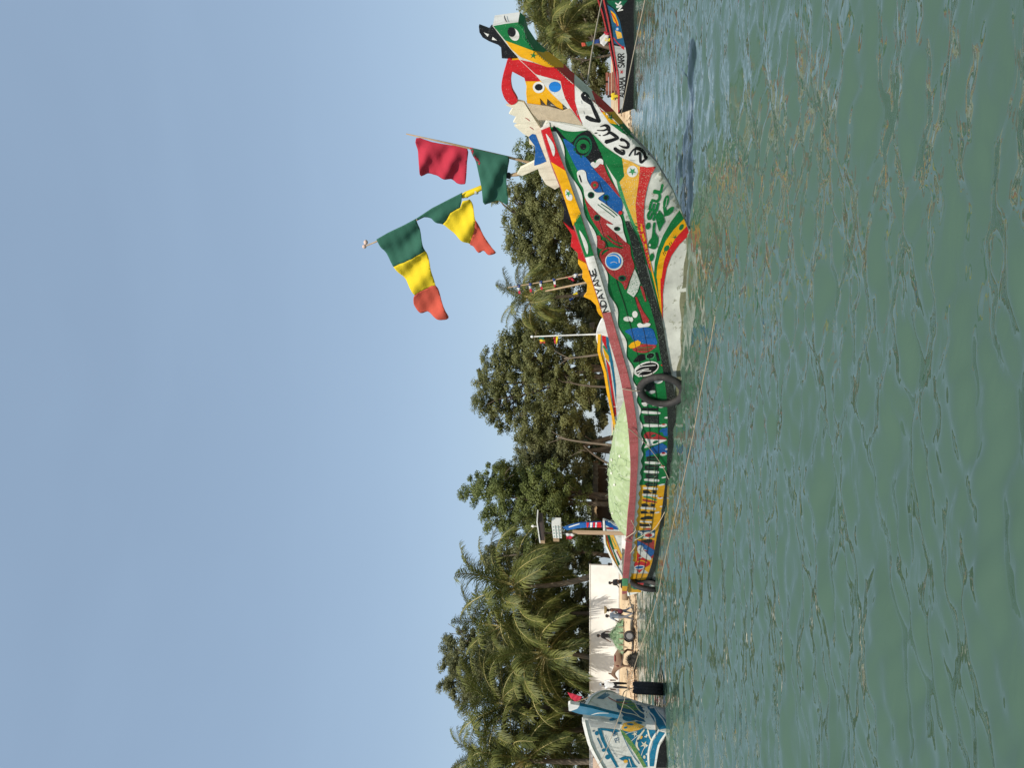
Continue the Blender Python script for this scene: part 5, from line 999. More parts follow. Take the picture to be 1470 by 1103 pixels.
# ------------------------------------------------------------------ net heap in the boat
NET = mat('nylon_net', (.44, .55, .29), .9, .25, 3, (.55, .62, .42), .12, 3.0, .8, 60, trans=.25)
NETW = mat('nylon_net_pale', (.66, .68, .58), .9, .2, 5, trans=.22)
tp = [(899, 590), (892, 600), (886, 614), (881, 630), (878, 650), (876, 674), (875, 700), (877, 720), (882, 732), (892, 738)]
ta, tz = mb.plane(smooth_open(tp, 4), -.25); o_ = np.argsort(ta); zt = tab(ta[o_], tz[o_]); s_lo, s_hi = ta.min(), ta.max()
g = np.random.default_rng(12); nS, nT = 90, 26; V = []
for i in range(nS):
    s = s_lo + (s_hi - s_lo) * i / (nS - 1); H = max(.35, float(zt(s))) - .45; hw = float(BR(s)) - .16
    for j in range(nT):
        t = -1 + 2 * j / (nT - 1); e = (1 - abs(t + .12) ** 2.4 * .95) if abs(t) < 1 else 0; e = max(e, 0)
        dn = .04 * math.sin(s * 3.1 + t * 4) + .02 * math.sin(s * 7 + t * 6 + 1) + .012 * math.sin(s * 17 + t * 13)
        V.append(mb.w(s, t * hw, .45 + H * e ** .7 + dn * e))
F = [(i * nT + j, i * nT + j + 1, (i + 1) * nT + j + 1, (i + 1) * nT + j) for i in range(nS - 1) for j in range(nT - 1)]
net = empty('fishing_net', V[0]); tag(net, 'pale green nylon fishing net heaped in the middle of the painted boat', 'net')
mobj('net_body', V, F, NET, net, smooth=True)
VA = np.array(V); k = 400; idx = g.integers(0, len(VA), k); Pq = VA[idx] + g.normal(size=(k, 3)) * np.array([.10, .10, .05]) + np.array([0, 0, .02])
d1 = g.normal(size=(k, 3)); d1 /= np.linalg.norm(d1, axis=1)[:, None]; d2 = np.cross(d1, g.normal(size=(k, 3))); d2 /= np.linalg.norm(d2, axis=1)[:, None]
L_ = g.uniform(.04, .11, (k, 1)); VV = np.stack([Pq - d1 * L_ - d2 * .004, Pq - d1 * L_ + d2 * .004, Pq + d1 * L_ + d2 * .004, Pq + d1 * L_ - d2 * .004], 1).reshape(-1, 3)
fz = fast_mesh('net_threads', VV, np.arange(len(VV)).reshape(-1, 4), NETW, net); fz['kind'] = 'stuff'
FLT = mat('cork_float', (.70, .68, .60), .8)
for i in range(6):
    s = s_lo + (s_hi - s_lo) * (.06 + .88 * g.random()); t = g.uniform(-.55, .75); H = max(.35, float(zt(s))) - .45; e = max(0, 1 - abs(t + .12) ** 2.4 * .95)
    M = MB(); M.ell(mb.w(s, t * (float(BR(s)) - .16), .47 + H * e ** .7), (.055, .035, .035), 7, 5, Matrix.Rotation(g.uniform(0, 3), 3, 'Z')); M.build('float', FLT, net, True)
VS = []; QS = []
for i in range(36):
    s = s_lo + (s_hi - s_lo) * g.random(); t0 = g.uniform(-.9, .9); dr = g.uniform(-1, 1); pr_ = None
    for k_ in range(14):
        ss = min(max(s + k_ * .09 * (1 if dr > 0 else -1), s_lo), s_hi); tt = min(max(t0 + k_ * .05 * dr + .04 * math.sin(k_ + i), -.95), .95); H = max(.35, float(zt(ss))) - .45; e = max(0, 1 - abs(tt + .12) ** 2.4 * .95); c_ = np.array(mb.w(ss, tt * (float(BR(ss)) - .16), .485 + H * e ** .7 + .04 * math.sin(ss * 3.1 + tt * 4) * e + .02 * math.sin(ss * 7 + tt * 6 + 1) * e))
        if pr_ is not None:
            k0 = len(VS); VS += [pr_ + [0, 0, .012], pr_ - [0, 0, .012], c_ - [0, 0, .012], c_ + [0, 0, .012]]; QS.append((k0, k0 + 1, k0 + 2, k0 + 3))
        pr_ = c_
fast_mesh('net_strands', np.array(VS), np.array(QS), mat('net_cord', (.42, .53, .29), .9), net)['kind'] = 'stuff'
# ------------------------------------------------------------------ tyres
def torus(c, ax1, ax2, Rm, r, n=40, k=10, sq=1.0):
    c = Vector(c); ax1 = Vector(ax1).normalized(); ax2 = Vector(ax2).normalized(); nn = ax1.cross(ax2); V = []; F = []
    for i in range(n):
        t = 2 * math.pi * i / n; e = ax1 * math.cos(t) + ax2 * math.sin(t)
        for j in range(k):
            a = 2 * math.pi * j / k; cx, sx_ = math.cos(a), math.sin(a)
            V.append(c + e * (Rm + r * cx) + nn * (r * sq * sx_))
    for i in range(n):
        for j in range(k): F.append((i * k + j, ((i + 1) % n) * k + j, ((i + 1) % n) * k + (j + 1) % k, i * k + (j + 1) % k))
    return V, F
a, q, z = mb.hit([(949, 553)]); cpt = mb.w(a[0] + .02, q[0] + .20, z[0])
ty = empty('tyre', cpt); tag(ty, 'large thin grey tyre hung as a fender amidships on the painted boat', 'tyre', 'tyre fenders')
D3 = Vector((mb.d[0], mb.d[1], 0)); N3 = Vector((mb.n[0], mb.n[1], 0))
V, F = torus(cpt, D3, Vector((0, 0, 1)) - N3 * .12, .51, .094, 48, 12, .85); mobj('tread', V, F, RUBBER2, ty, smooth=True)
V, F = torus(Vector(cpt) + N3 * .03, D3, Vector((0, 0, 1)) - N3 * .12, .475, .030, 48, 8); mobj('rim_bead', V, F, RUBBER, ty, smooth=True)
a, q, z = mb.hit([(928, 829)]); cpt2 = mb.w(a[0], q[0] + .30, z[0] + .02)
ty = empty('tyre', cpt2); tag(ty, 'dark tyre hanging edge on at the stern of the painted boat', 'tyre', 'tyre fenders')
V, F = torus(cpt2, Vector((.06, 1, 0)), Vector((.12, 0, 1)), .50, .10, 40, 10, .9); mobj('tread', V, F, RUBBER, ty, smooth=True)
V, F = torus(cpt2, Vector((.06, 1, 0)), Vector((.12, 0, 1)), .44, .05, 40, 8, 1.9); mobj('sidewall', V, F, RUBBER2, ty, smooth=True)
c3 = at(930.5, 989, 24.0); ty = empty('tyre', c3); tag(ty, 'thick black truck tyre hung beside the bow of the blue boat', 'tyre', 'tyre fenders')
ax = Vector((.92, .39, 0)).normalized(); tq = Vector((0, 0, 1)).cross(ax)
V = []; F = []; prof = [(.28, -.17), (.42, -.19), (.475, -.16), (.48, -.05), (.465, -.045), (.465, -.03), (.48, -.025), (.48, .025), (.465, .03), (.465, .045), (.48, .05), (.475, .16), (.42, .19), (.28, .17)]
n_ = 48
for i in range(n_):
    t = 2 * math.pi * i / n_; e = tq * math.cos(t) + Vector((0, 0, 1)) * math.sin(t)
    for (r_, o2) in prof: V.append(c3 + e * r_ + ax * o2)
kk = len(prof); F = [(i * kk + j, ((i + 1) % n_) * kk + j, ((i + 1) % n_) * kk + (j + 1) % kk, i * kk + (j + 1) % kk) for i in range(n_) for j in range(kk)]
mobj('tread', V, F, RUBBER, ty)
M = MB()
for i in range(n_):
    for sd in (-1, 1):
        t = 2 * math.pi * (i + .25 * sd) / n_; e = tq * math.cos(t) + Vector((0, 0, 1)) * math.sin(t); M.box(c3 + e * .482 + ax * .11 * sd, (.10, .03, .02), Matrix((ax, e.cross(ax), e)).transposed())
M.build('tread_blocks', RUBBER, ty)['kind'] = 'stuff'
# ------------------------------------------------------------------ ropes
ROPED = mat('wet_rope', (.30, .24, .16), .9, .25, 20)
def rope(label, P, r=.012, sm=6):
    P = [Vector(p) for p in P]; Q_ = [Vector(p) for p in smooth_open([tuple(p) for p in P], sm)] if len(P) > 2 else P
    M = MB(); M.tube(Q_, r, 6); o = M.build('rope', ROPED if r < .01 else ROPE, None, True); tag(o, label, 'rope'); return o
def invd(pts, Y0, Y1):
    """points along a picture line with depth running evenly in 1/Y"""
    P = np.array(pts, float); L_ = np.concatenate([[0], np.cumsum(np.linalg.norm(np.diff(P, axis=0), axis=1))]); L_ /= L_[-1]
    return [at(x, y, 1 / (1 / Y0 + (1 / Y1 - 1 / Y0) * t)) for (x, y), t in zip(P, L_)]
e0 = atz(1034, 405, -.02)
rope('mooring rope from the blue boat slanting into the water before the painted boat', invd([(850, 1110), (866, 1087), (888, 1032), (901, 990), (914, 948), (943, 860), (951, 820), (970, 738), (992, 640), (1007, 558), (1020, 493), (1034, 405)], 19.2, e0.y), .0075)
a, q, z = mb.hit([(843, 121)])
rope('pale anchor rope running up from the neck of the prow to the right', [mb.w(a[0], q[0], z[0]), at(852, 62, 17), at(866, -12, 24)], .018)
rope('thin mooring rope from the lettered boat down to the water', [at(892, 163, 47.5), at(906, 94, 40), at(926, 0, 32.5), at(940, -60, 28)], .03)
def on_main(px, off): a, q, z = mb.hit(px); return [mb.w(a[i], q[i] + off, z[i]) for i in range(len(a))]
rope('slack rope looping down the side of the painted boat towards the stern', on_main([(901, 609), (908, 614)], .14) + on_main([(931, 640), (954, 673), (962, 700), (955, 731), (940, 757)], .05) + on_main([(925, 763), (911, 771)], .13), .012)
rope('short cord tying the grey tyre to the red rail', on_main([(893, 552), (905, 554), (912, 555)], .14) + [tuple(Vector(cpt) + Vector((0, 0, .5)))], .014)
rope('short cord holding the truck tyre to the blue boat', [tuple(c3 + Vector((0, 0, .45))), tuple(c3 + Vector((-.1, -.1, .75))), at(893, 1005, 23.5)], .014)
rope('cord lashed across the stern rail of the painted boat', on_main([(906, 742), (912, 757), (897, 770), (912, 777), (905, 790)], .13), .012)
# ------------------------------------------------------------------ wall on the beach
def wallx(y, Y): return at(870, y, Y).x
wm = mat('white_plaster', (.70, .685, .64), .85, .14, .7, (.46, .41, .35), .03, 1.8, .2, 8)
x0, x1 = wallx(1180, 50.6), wallx(812.5, 50.6); zt_ = at(847, 900, 50.6).z; wl = empty('white_wall', ((x0 + x1) / 2, 50.8, .8)); tag(wl, 'long bright white plastered wall behind the beach', 'wall')
M = MB(); M.box(((x0 + x1) / 2, 50.8, (zt_ + .5) / 2), (x1 - x0, .3, zt_ - .5)); M.build('wall_body', wm, wl)
M = MB(); M.box(((x0 + x1) / 2, 50.8, zt_ + .02), (x1 - x0 + .06, .37, .06)); M.build('coping', wm, wl)
M = MB(); M.box(((x0 + x1) / 2, 50.57, .87), (x1 - x0 - .02, .14, .16)); M.build('footing', mat('grey_concrete', (.40, .37, .33), .9), wl)
xb = wallx(1091, 47.0); M = MB(); M.box((xb - 3.0, 47.2, 1.5), (6.0, .3, 2.25)); bw_ = M.build('beige_wall', mat('beige_plaster', (.50, .37, .28), .9, .15, 1.5), None); tag(bw_, 'pinkish beige plastered wall behind the blue boat at the left edge', 'wall')
# ------------------------------------------------------------------ shrubs, shelters and litter under the trees
GS = 'shrubs under the trees'
for i, (Y, lob, by, lab) in enumerate([
    (70, [(848, 215, 20), (855, 240, 16), (860, 195, 14), (858, 265, 14)], 220, 'shrub under the trees right behind the cream wing'),
    (69, [(850, 300, 22), (856, 335, 18), (846, 370, 20)], 330, 'shrub at the foot of the bushy tree behind the flame boards'),
    (71, [(852, 420, 18), (856, 450, 16), (846, 480, 18)], 450, 'shrub below the slim palm beside the striped boat'),
    (72, [(850, 520, 18), (858, 548, 14), (846, 570, 18), (862, 515, 11), (864, 560, 10), (860, 580, 12)], 545, 'dark shrub under the tall grey green tree'),
    (67, [(863, 605, 10), (861, 590, 8)], 598, 'pale straw coloured bush just above the net heap'),
    (72, [(846, 640, 16), (852, 665, 14), (842, 615, 12), (862, 640, 10), (864, 670, 9)], 650, 'shrub in the gap between trunks above the net heap'),
    (71, [(848, 700, 18), (856, 735, 16), (846, 765, 18), (860, 690, 12), (862, 715, 11)], 735, 'shrub left of the net behind the plank post'),
    (70, [(850, 795, 18), (842, 810, 14)], 800, 'shrub at the right end of the white wall'),
    (58, [(838, 850, 14), (838, 880, 16), (840, 915, 15), (838, 950, 15)], 900, 'dark hedge of shrubs just behind the right part of the wall'),
    (58, [(838, 985, 15), (840, 1020, 16), (838, 1060, 16), (842, 1095, 15)], 1040, 'dark hedge of shrubs behind the wall above the blue boat'),
    (72, [(850, 20, 18), (848, 60, 18), (852, 95, 16), (858, 125, 14), (864, 40, 11), (865, 75, 11), (866, 105, 10), (862, 5, 14)], 70, 'shrubs behind the lettered boat')]):
    tree('low_shrub', Y, lob, by, lab, 'shrub', 2 if i in (4,) else i % 3, GS, .9, 40 + i, .16, 1, None, .06)
for i, (x, Y, a, b, lab) in enumerate([(640, 59.5, (872, 640), (800, 628), 'slender trunk leaning right behind the net'), (665, 60, (871, 672), (838, 640), 'low crooked trunk lying aslant behind the net'),
        (500, 59, (870, 505), (810, 515), 'straight pale trunk behind the striped boat'), (560, 60, (871, 556), (812, 548), 'dark trunk beside the striped boat stern'), (75, 61, (868, 78), (835, 88), 'pale branch propped behind the lettered boat')]):
    g = np.random.default_rng(70 + i); p0, p1 = at(*a, Y), at(*b, Y); p0.z = float(ground_z(p0.x, Y)) - .05
    M = MB(); pts = limb(M, p0, p1, .11, .05, g, .05, 8); 
    for k in range(2): limb(M, pts[5 + k], pts[5 + k] + Vector((g.uniform(-.7, .7), g.uniform(-.4, .4), g.uniform(.9, 1.8))), .04, .015, g, .08, 5)
    o = M.build('bare_trunk', BARKL if i % 2 == 0 else BARK, None, True); tag(o, lab, 'trunk', 'bare trunks under the trees')
THATCH = mat('thatch', (.26, .18, .10), .95, .35, 6, (.38, .29, .17), .1, 20, .8, 50, stretch=(4, 1, 1))
def shelter(cx, cy, Y, wd, label, seed):
    g = np.random.default_rng(seed); c = at(870, cy, Y); gz = float(ground_z(c.x, Y)); top = at(cx, cy, Y).z
    r = empty('thatched_shelter', (c.x, Y, gz)); tag(r, label, 'shelter', 'thatched shelters')
    for dx in (-.5, .5):
        for dy in (-.8, .8):
            M = MB(); M.tube([(c.x + dx * wd * .9, Y + dy, gz - .1), (c.x + dx * wd * .9 + g.uniform(-.05, .05), Y + dy, top - .2)], [.06, .05], 6); M.build('post', BARKL, r)
    V = []; F = []; n = 26
    for i in range(n):
        x = c.x - wd * .62 + wd * 1.24 * i / (n - 1); j = g.uniform(-.07, .07)
        V += [(x, Y - 1.25, top - .48 + j), (x, Y - .6, top - .12 + j * .5), (x, Y, top + j * .4), (x, Y + 1.25, top - .45 + j), (x, Y, top - .16)]
    for i in range(n - 1):
        for k in range(5): F.append((i * 5 + k, i * 5 + (k + 1) % 5, i * 5 + 5 + (k + 1) % 5, i * 5 + 5 + k))
    mobj('roof', V, F, THATCH, r)
    M = MB(); M.box((c.x, Y + .9, gz + (top - gz) * .4), (wd * .95, .05, (top - gz) * .75)); M.build('back_screen', DWOOD, r)
shelter(846, 490, 66, 2.6, 'thatched shelter behind the bow of the striped boat', 1)
shelter(849, 745, 63, 3.0, 'thatched shelter under the bright green tree beside the plank post', 2)
shelter(851, 690, 65, 2.6, 'thatched shelter in shade behind the middle of the net', 3)
for i, (cy, lab) in enumerate([(112, 'brick red stack of boards beside the prow, nearest the right edge'), (124, 'brick red stack of boards half behind the prow')]):
    p = at(850, cy, 55); r = empty('board_stack', (p.x, 55.5, .8)); tag(r, lab, 'boards', 'red board stacks')
    for k in range(5):
        M = MB(); M.box((p.x + .03 * ((k * 7) % 5 - 2), 55.5, .85 + .22 * k), (.75, .8, .18), Matrix.Rotation(.05 * ((k * 3) % 5 - 2), 3, 'Z')); M.build('board', mat('brick_red', (.26, .09, .06), .9, .25, 3), r)
# ------------------------------------------------------------------ people and animals
def skin_mesh(name, joints, edges, root_i, sub=2):
    """joints: (position, radius x, radius y); returns an evaluated mesh"""
    me = bpy.data.meshes.new(name + '_sk'); me.from_pydata([tuple(j[0]) for j in joints], edges, []); o = bpy.data.objects.new(name + '_sk', me); COL.objects.link(o)
    o.modifiers.new('skin', 'SKIN'); sv_ = me.skin_vertices[0].data if me.skin_vertices else None
    if sv_ is None:
        bpy.context.view_layer.objects.active = o; o.select_set(True); bpy.ops.mesh.customdata_skin_add(); sv_ = me.skin_vertices[0].data
    for i, j in enumerate(joints): sv_[i].radius = (j[1], j[2]); sv_[i].use_root = (i == root_i)
    ss = o.modifiers.new('sub', 'SUBSURF'); ss.levels = sub; ss.render_levels = sub
    dg = bpy.context.evaluated_depsgraph_get(); ev = o.evaluated_get(dg); m2_ = bpy.data.meshes.new_from_object(ev); bpy.data.objects.remove(o); bpy.data.meshes.remove(me); return m2_
SKIN = mat('dark_skin', (.075, .04, .025), .55, .1, 8, bump=0)
def cloth_m(n, c): return mat('clothes_' + n, c, .9, .2, 8)
def person(label, base, face, H, cols, pose='stand', cap=None, lean=0.0, extra=None):
    """face: heading in degrees (0 = +Y); cols: shirt, trousers, shoes"""
    k = H / 1.75; J = []; seg = []
    def add(p, rx, ry, s): J.append((Vector(p), rx, ry)); seg.append(s); return len(J) - 1
    sit = pose == 'sit'; hp = .50 if sit else .93; hz_ = hp
    ld = math.sin(lean); E = []
    pel = add((0, 0, hz_), .15, .11, 'leg'); wai = add((0, ld * .2, hz_ + .18), .135, .10, 'top'); che = add((0, ld * .42, hz_ + .40), .165, .115, 'top'); nb = add((0, ld * .52, hz_ + .535), .075, .07, 'top'); nk = add((0, ld * .56 + .01, hz_ + .60), .052, .052, 'skin'); hd = add((0, ld * .60 + .03, hz_ + .69), .083, .10, 'skin'); ht = add((0, ld * .62 + .025, hz_ + .775), .06, .075, 'skin')
    E += [(pel, wai), (wai, che), (che, nb), (nb, nk), (nk, hd), (hd, ht)]
    for sd in (-1, 1):
        st_ = {'stand': 0, 'walk': .34 * sd, 'sit': 0, 'carry': .22 * sd}[pose]
        sh = add((sd * .175, ld * .48, hz_ + .49), .062, .06, 'top')
        if pose == 'carry' and sd == 1: el = add((sd * .26, ld * .5 + .14, hz_ + .70), .043, .043, 'top'); wr = add((sd * .13, ld * .5 + .10, hz_ + .90), .033, .033, 'skin'); hn = add((sd * .07, ld * .5 + .08, hz_ + .95), .04, .022, 'skin')
        elif sit: el = add((sd * .24, .10, hz_ + .25), .043, .043, 'top'); wr = add((sd * .16, .33, hz_ + .18), .033, .033, 'skin'); hn = add((sd * .12, .42, hz_ + .14), .036, .024, 'skin')
        else: el = add((sd * .235, ld * .35 - st_ * .35 - .02, hz_ + .23), .044, .044, 'top'); wr = add((sd * .25, ld * .3 - st_ * .55 + .06, hz_ - .01), .034, .034, 'skin'); hn = add((sd * .245, ld * .3 - st_ * .62 + .09, hz_ - .10), .036, .022, 'skin')
        E += [(che, sh), (sh, el), (el, wr), (wr, hn)]
        hi = add((sd * .09, 0, hz_ - .06), .092, .095, 'leg')
        if sit: kn = add((sd * .11, .42, hz_ + .02), .068, .068, 'leg'); an = add((sd * .11, .44, .09), .045, .045, 'leg'); to = add((sd * .12, .58, .04), .042, .03, 'shoe')
        else: kn = add((sd * .10, st_ * .42 + .03, .50), .066, .068, 'leg'); an = add((sd * .10, st_ * .85 - (.10 if st_ < 0 else 0), .09 + (.05 if st_ < 0 else 0)), .045, .045, 'leg'); to = add((sd * .115, st_ * .85 + .13 - (.10 if st_ < 0 else 0), .035), .042, .028, 'shoe')
        E += [(pel, hi), (hi, kn), (kn, an), (an, to)]
    JJ = [(j[0] * k, j[1] * k, j[2] * k) for j in J]
    me = skin_mesh('person', JJ, E, pel); names = ['skin', 'top', 'leg', 'shoe']
    for mm in (SKIN, cols[0], cols[1], cols[2]): me.materials.append(mm)
    A = np.array([tuple(JJ[a][0]) for a, b in E]); Bv = np.array([tuple(JJ[b][0]) for a, b in E]); sg_ = [seg[b] if seg[b] != seg[a] and seg[b] == 'shoe' else seg[b] for a, b in E]
    for p in me.polygons:
        c = np.array(p.center); t = np.clip(((c - A) * (Bv - A)).sum(1) / np.maximum(((Bv - A) ** 2).sum(1), 1e-9), 0, 1); d = np.linalg.norm(c - (A + (Bv - A) * t[:, None]), axis=1); p.material_index = names.index(sg_[int(np.argmin(d))]); p.use_smooth = True
    o = bpy.data.objects.new('person', me); COL.objects.link(o); o.location = base; o.rotation_euler = (0, 0, R(face)); tag(o, label, 'person', 'people on the beach')
    hc_ = JJ[hd][0]; M = MB(); hy = hc_ + Vector((0, -.012, .045)) * k
    M.ell(hy, (.094 * k, .108 * k, .085 * k), 12, 8); h = M.build('cap' if cap else 'hair', cap or mat('black_hair', (.012, .011, .010), .8), None, True); h.parent = o
    F_ = MB(); F_.ell(hc_ + Vector((0, .112, -.01)) * k, (.016 * k, .02 * k, .026 * k), 6, 4); n_o = F_.build('nose', SKIN, None, True); n_o.parent = o
    if extra: extra(o, k, JJ, dict(hip=hi, che=che, pel=pel))
    return o
def gp(px, py, Y): p = at(px, py, Y); return Vector((p.x, Y, float(ground_z(p.x, Y)) - .01))
def bag(o, k, JJ, ids):
    M = MB(); M.ell(Vector((.27, -.10, .86)) * k, (.10, .20, .17), 9, 6); b = M.build('bag', cloth_m('maroon', (.10, .02, .03)), None, True); b.parent = o
def basket(o, k, JJ, ids):
    M = MB(); M.tube([Vector((0, 0, 1.72)) * k, Vector((0, 0, 1.78)) * k, Vector((0, 0, 1.90)) * k], [.14, .20, .24], 12); b = M.build('basket', mat('straw', (.5, .36, .18), .9), None); b.parent = o
CB = cloth_m('black', (.015, .015, .017)); CGB = cloth_m('grey_blue', (.22, .25, .29)); CBR = cloth_m('brown_red', (.22, .10, .07)); CW = cloth_m('white', (.68, .67, .64)); CGR = cloth_m('grey', (.16, .16, .17)); SHOE = cloth_m('shoe', (.05, .04, .035))
person('walking person in grey blue shirt and dark trousers with a maroon bag behind the cart', gp(910, 886, 44.4), 62, 1.75, (CGB, CGR, SHOE), 'walk', extra=bag)
person('person in a reddish brown top carrying a straw basket, nearest the painted boat stern', gp(908, 877.5, 45.0), 85, 1.60, (CBR, CGB, SHOE), 'carry', extra=basket)
person('person in black behind the loaded cart against the wall', gp(888, 914, 48.6), 75, 1.78, (CB, CB, SHOE), 'walk')
person('person in white shirt and white cap standing beside the bow of the blue boat', gp(900, 985, 45.2), 20, 1.90, (CW, CB, SHOE), 'walk', cap=CW)
log = at(890, 831, 46.6); lz_ = float(ground_z(log.x, 46.6))
M = MB(); M.tube([(log.x - 1.3, 46.6, lz_ + .18), (log.x + 2.6, 46.5, lz_ + .24)], [.20, .17], 10); lo_ = M.build('driftwood_log', WOOD, None, True); tag(lo_, 'thick log on the beach that two people sit on, by the stern', 'log')
person('person dressed in black sitting on the log beside the painted boat stern', (log.x - .15, 46.5, lz_ - .07), 150, 1.72, (CB, CB, SHOE), 'sit', lean=.25)
person('person in striped white top and black trousers sitting at the end of the wall', (log.x + .95, 46.5, lz_ - .05), 165, 1.75, (CW, CB, SHOE), 'sit', lean=.15)
# donkey
DK = mat('donkey_hide', (.20, .12, .075), .85, .25, 3, (.30, .20, .13), .05, 3); DKD = mat('donkey_dark', (.05, .035, .03), .85)
def donkey():
    J = []; E = []
    def add(p, a, b): J.append((Vector(p), a, b)); return len(J) - 1
    rump = add((0, -.52, .98), .17, .20); bar = add((0, -.15, .93), .20, .24); ch = add((0, .28, .93), .19, .24); nk1 = add((0, .50, 1.10), .11, .16); nk2 = add((0, .72, 1.24), .085, .12); po = add((0, .86, 1.28), .085, .10); fc = add((0, 1.02, 1.12), .07, .08); mz = add((0, 1.14, .98), .052, .055)
    E += [(rump, bar), (bar, ch), (ch, nk1), (nk1, nk2), (nk2, po), (po, fc), (fc, mz)]
    for sd in (-1, 1):
        e1 = add((sd * .05, .84, 1.38), .03, .03); e2 = add((sd * .09, .80, 1.55), .022, .03); E += [(po, e1), (e1, e2)]
        h1 = add((sd * .10, -.56, .78), .09, .12); st_ = add((sd * .10, -.44, .62), .065, .08); hk = add((sd * .10, -.62, .42), .04, .045); fe = add((sd * .10, -.58, .14), .032, .034); hf = add((sd * .10, -.55, .03), .042, .045); E += [(rump, h1), (h1, st_), (st_, hk), (hk, fe), (fe, hf)]
        s1 = add((sd * .11, .32, .72), .07, .09); kn = add((sd * .10, .34 + .05 * sd, .42), .04, .042); f2 = add((sd * .10, .33 + .08 * sd, .14), .03, .032); f3 = add((sd * .10, .36 + .08 * sd, .03), .04, .044); E += [(ch, s1), (s1, kn), (kn, f2), (f2, f3)]
    t1 = add((0, -.70, .92), .035, .035); t2 = add((0, -.76, .62), .022, .022); t3 = add((0, -.76, .45), .04, .04); E += [(rump, t1), (t1, t2), (t2, t3)]
    me = skin_mesh('donkey', J, E, bar); me.materials.append(DK)
    for p in me.polygons: p.use_smooth = True
    p = at(886, 948, 44.6); o = bpy.data.objects.new('donkey', me); COL.objects.link(o); o.location = (p.x, 44.6, float(ground_z(p.x, 44.6)) - .01); o.rotation_euler = (0, 0, R(96)); tag(o, 'brown donkey harnessed to the cart, head low, facing left', 'donkey')
    M = MB(); M.tube([(0, .30, 1.20), (.2, .32, 1.0), (0, .36, .70), (-.2, .32, 1.0), (0, .30, 1.20)], .03, 6); h = M.build('harness_collar', mat('red_brown_strap', (.16, .03, .025), .8), None, True); h.parent = o
    M = MB(); M.box((0, -.1, 1.175), (.36, .34, .06)); h = M.build('saddle_pad', mat('red_pad', (.30, .07, .05), .9), None); h.parent = o
    return o
dk = donkey(); dp = dk.location
# cart
cx = at(898, 914, 44.6).x; cz = float(ground_z(cx, 44.6)); ct = empty('cart', (cx, 44.6, cz)); tag(ct, 'small two wheeled donkey cart with rubber tyres on the sand', 'cart')
M = MB(); M.box((cx, 44.6, cz + .62), (1.5, 1.0, .07)); M.build('bed', WOOD, ct)
for sd in (-1, 1):
    M = MB(); M.tube([(cx + .6, 44.6 + sd * .34, cz + .60), (cx - 1.2, 44.6 + sd * .32, cz + .66), (dp.x - .25, 44.6 + sd * .27, cz + .78)], .035, 6); M.build('shaft', DWOOD, ct)
    wc = Vector((cx + (.22 if sd < 0 else -.24), 44.6 + sd * .55, cz + .30)); V, F = torus(wc, (1, 0, 0), (0, 0, 1), .235, .075, 28, 10); wh = mobj('wheel', V, F, RUBBER, ct, smooth=True)
    M = MB(); M.tube([wc - Vector((0, .05, 0)), wc + Vector((0, .05, 0))], [.19, .19], 18); rm = M.build('rim', mat('rim_grey', (.22, .21, .20), .6, metal=.3), wh)
M = MB(); M.tube([(cx, 44.0, cz + .30), (cx, 45.2, cz + .30)], .035, 6); M.build('axle', DWOOD, ct)
for k in range(5):
    M = MB(); M.box((cx - .7 + k * .35, 44.07, cz + .77), (.05, .04, .30)); M.build('stake', WOOD, ct)
def heap(name, label, cat, c, rx, ry, h, m_, seed, nth=900, thm=None):
    g = np.random.default_rng(seed); V = []; n1, n2 = 22, 30
    for i in range(n1):
        for j in range(n2):
            r = i / (n1 - 1); a = 2 * math.pi * j / n2; nz = .12 * math.sin(a * 3 + seed) + .08 * math.sin(a * 5 + r * 6 + seed)
            V.append((c[0] + rx * r * (1 + nz) * math.cos(a), c[1] + ry * r * (1 + nz) * math.sin(a), c[2] + h * (1 - r ** 2.2) * (1 + .15 * math.sin(a * 2 + r * 5 + seed)) + .02 * math.sin(a * 9 + r * 20)))
    F = [(i * n2 + j, i * n2 + (j + 1) % n2, (i + 1) * n2 + (j + 1) % n2, (i + 1) * n2 + j) for i in range(n1 - 1) for j in range(n2)]
    r_ = empty(name, c); tag(r_, label, cat); mobj('net_body', V, F, m_, r_, smooth=True)
    VA = np.array(V); Pq = VA[g.integers(n2, len(VA), nth)] + g.normal(size=(nth, 3)) * .05; d1 = g.normal(size=(nth, 3)); d1 /= np.linalg.norm(d1, axis=1)[:, None]; d2 = np.cross(d1, g.normal(size=(nth, 3))); d2 /= np.linalg.norm(d2, axis=1)[:, None]; L_ = g.uniform(.05, .16, (nth, 1))
    VV = np.stack([Pq - d1 * L_ - d2 * .008, Pq - d1 * L_ + d2 * .008, Pq + d1 * L_ + d2 * .008, Pq + d1 * L_ - d2 * .008], 1).reshape(-1, 3); fast_mesh('net_threads', VV, np.arange(len(VV)).reshape(-1, 4), thm or m_, r_)['kind'] = 'stuff'
GN = mat('green_net', (.20, .30, .16), .95, .3, 4, (.34, .42, .26), .15, 8, .6, 40, trans=.15); BN = mat('black_net', (.03, .027, .022), .95, .3, 4, (.10, .085, .06), .12, 12, .8, 40); ON = mat('orange_net', (.45, .26, .12), .95, .3, 6, (.6, .5, .36), .2, 16, .8, 40)
heap('net_load', 'loose green net piled on the donkey cart', 'net', (cx + .02, 44.6, cz + .64), .95, .55, .62, GN, 3)
pm = at(908, 948, 43.9); heap('net_pile', 'dark net pile lying at the edge of the water below the donkey', 'net', (pm.x, 43.9, .02), .48, .4, .42, BN, 5)
pm = at(905, 980, 44.6); heap('net_pile', 'orange brown net spread on the sand beside the blue boat', 'net', (pm.x, 44.6, float(ground_z(pm.x, 44.6)) - .05), 1.1, .8, .26, ON, 8)
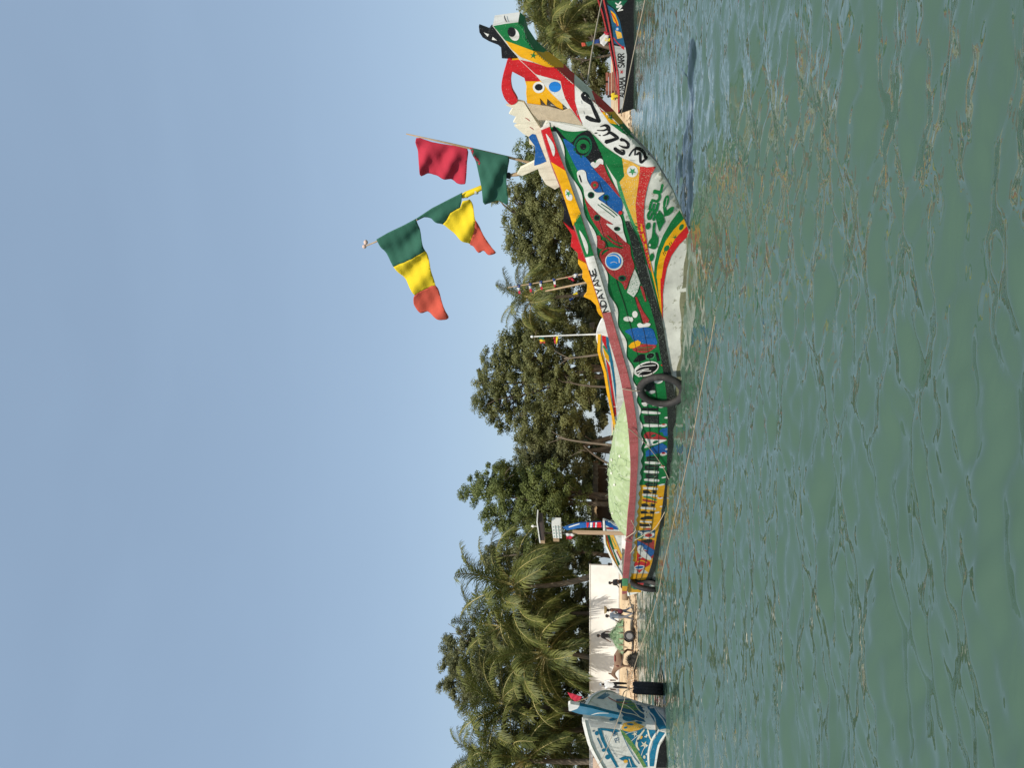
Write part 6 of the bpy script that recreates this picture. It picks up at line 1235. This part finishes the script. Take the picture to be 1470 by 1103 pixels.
# red cloth behind the blue boat, goods on the lettered boat
pr = at(826, 1003, 44); fl = empty('small_flag', pr); tag(fl, 'small red rag flag above the prow tip of the blue boat', 'flag')
bxr = Boat((pr.x, 44), (1, 0), None, 0); small_flag(fl, bxr, 0, 'G', [([(248, 612), (280, 618), (345, 640), (330, 660), (300, 672), (270, 650)], 'red')]); M = MB(); M.tube([at(823, 1010, 44), at(850, 1000, 44.2), at(890, 997, 44.4)], .02, 5); M.build('pole', BAMBOO, fl)
bxr = Boat((sx + 3.2, 50.2), (-1, -.06), None, 0)
pa, Pp = mast('small_mast', 'post wrapped in pink, white and coloured cloths on the lettered boat', bxr, 0, [(884, 47), (872, 52), (855, 58), (835, 64)], None)
M = MB(); M.tube(Pp, [.10, .09, .06, .05], 7); M.build('pole', DWOOD, pa, True)
small_flag(pa, bxr, -.1, 'A4', [([(30, 395), (65, 395), (70, 425), (35, 430)], 'orange'), ([(70, 390), (130, 380), (150, 405), (90, 430)], 'green'), ([(130, 375), (200, 360), (205, 400), (140, 405)], 'blue'), ([(200, 350), (245, 310), (290, 330), (280, 380), (240, 430), (205, 400)], 'white'), ([(245, 350), (300, 355), (295, 385), (235, 380)], 'yellow'), ([(240, 290), (290, 300), (285, 330), (245, 320)], 'red')])
pj = at(880, 139, 49.1); person('person in yellow top and black trousers sitting on the lettered boat', (pj.x, 49.1, .52), 175, 1.6, (cloth_m('yellow', (.75, .55, .03)), CB, SHOE), 'sit', lean=.3)


# ------------------------------------------------------------------ weed and litter along the waterline
g = np.random.default_rng(77); V = []; F = []
for i in range(5000):
    x = g.uniform(-30, 30); tt = abs(g.normal(.5, .5)) if g.random() < .75 else g.uniform(0, 6); y = float(shore_y(x)) + tt; z = float(ground_z(x, y)) + .015; r_ = g.uniform(.02, .13); a = g.uniform(0, 6.28); k = len(V)
    V += [(x + r_ * math.cos(a), y + r_ * math.sin(a), z), (x + r_ * .5 * math.cos(a + 2), y + r_ * .5 * math.sin(a + 2), z + r_ * g.uniform(.1, .5)), (x + r_ * math.cos(a + 3.3), y + r_ * math.sin(a + 3.3), z), (x + r_ * .6 * math.cos(a + 4.6), y + r_ * .6 * math.sin(a + 4.6), z + .01)]
    F += [(k, k + 1, k + 2), (k, k + 2, k + 3)]
lt = mobj('beach_litter', V, F, mat('dry_weed', (.10, .065, .04), .95, .5, 3), None); tag(lt, 'dark weed and litter scattered along the waterline of the beach', 'litter', kind='stuff')
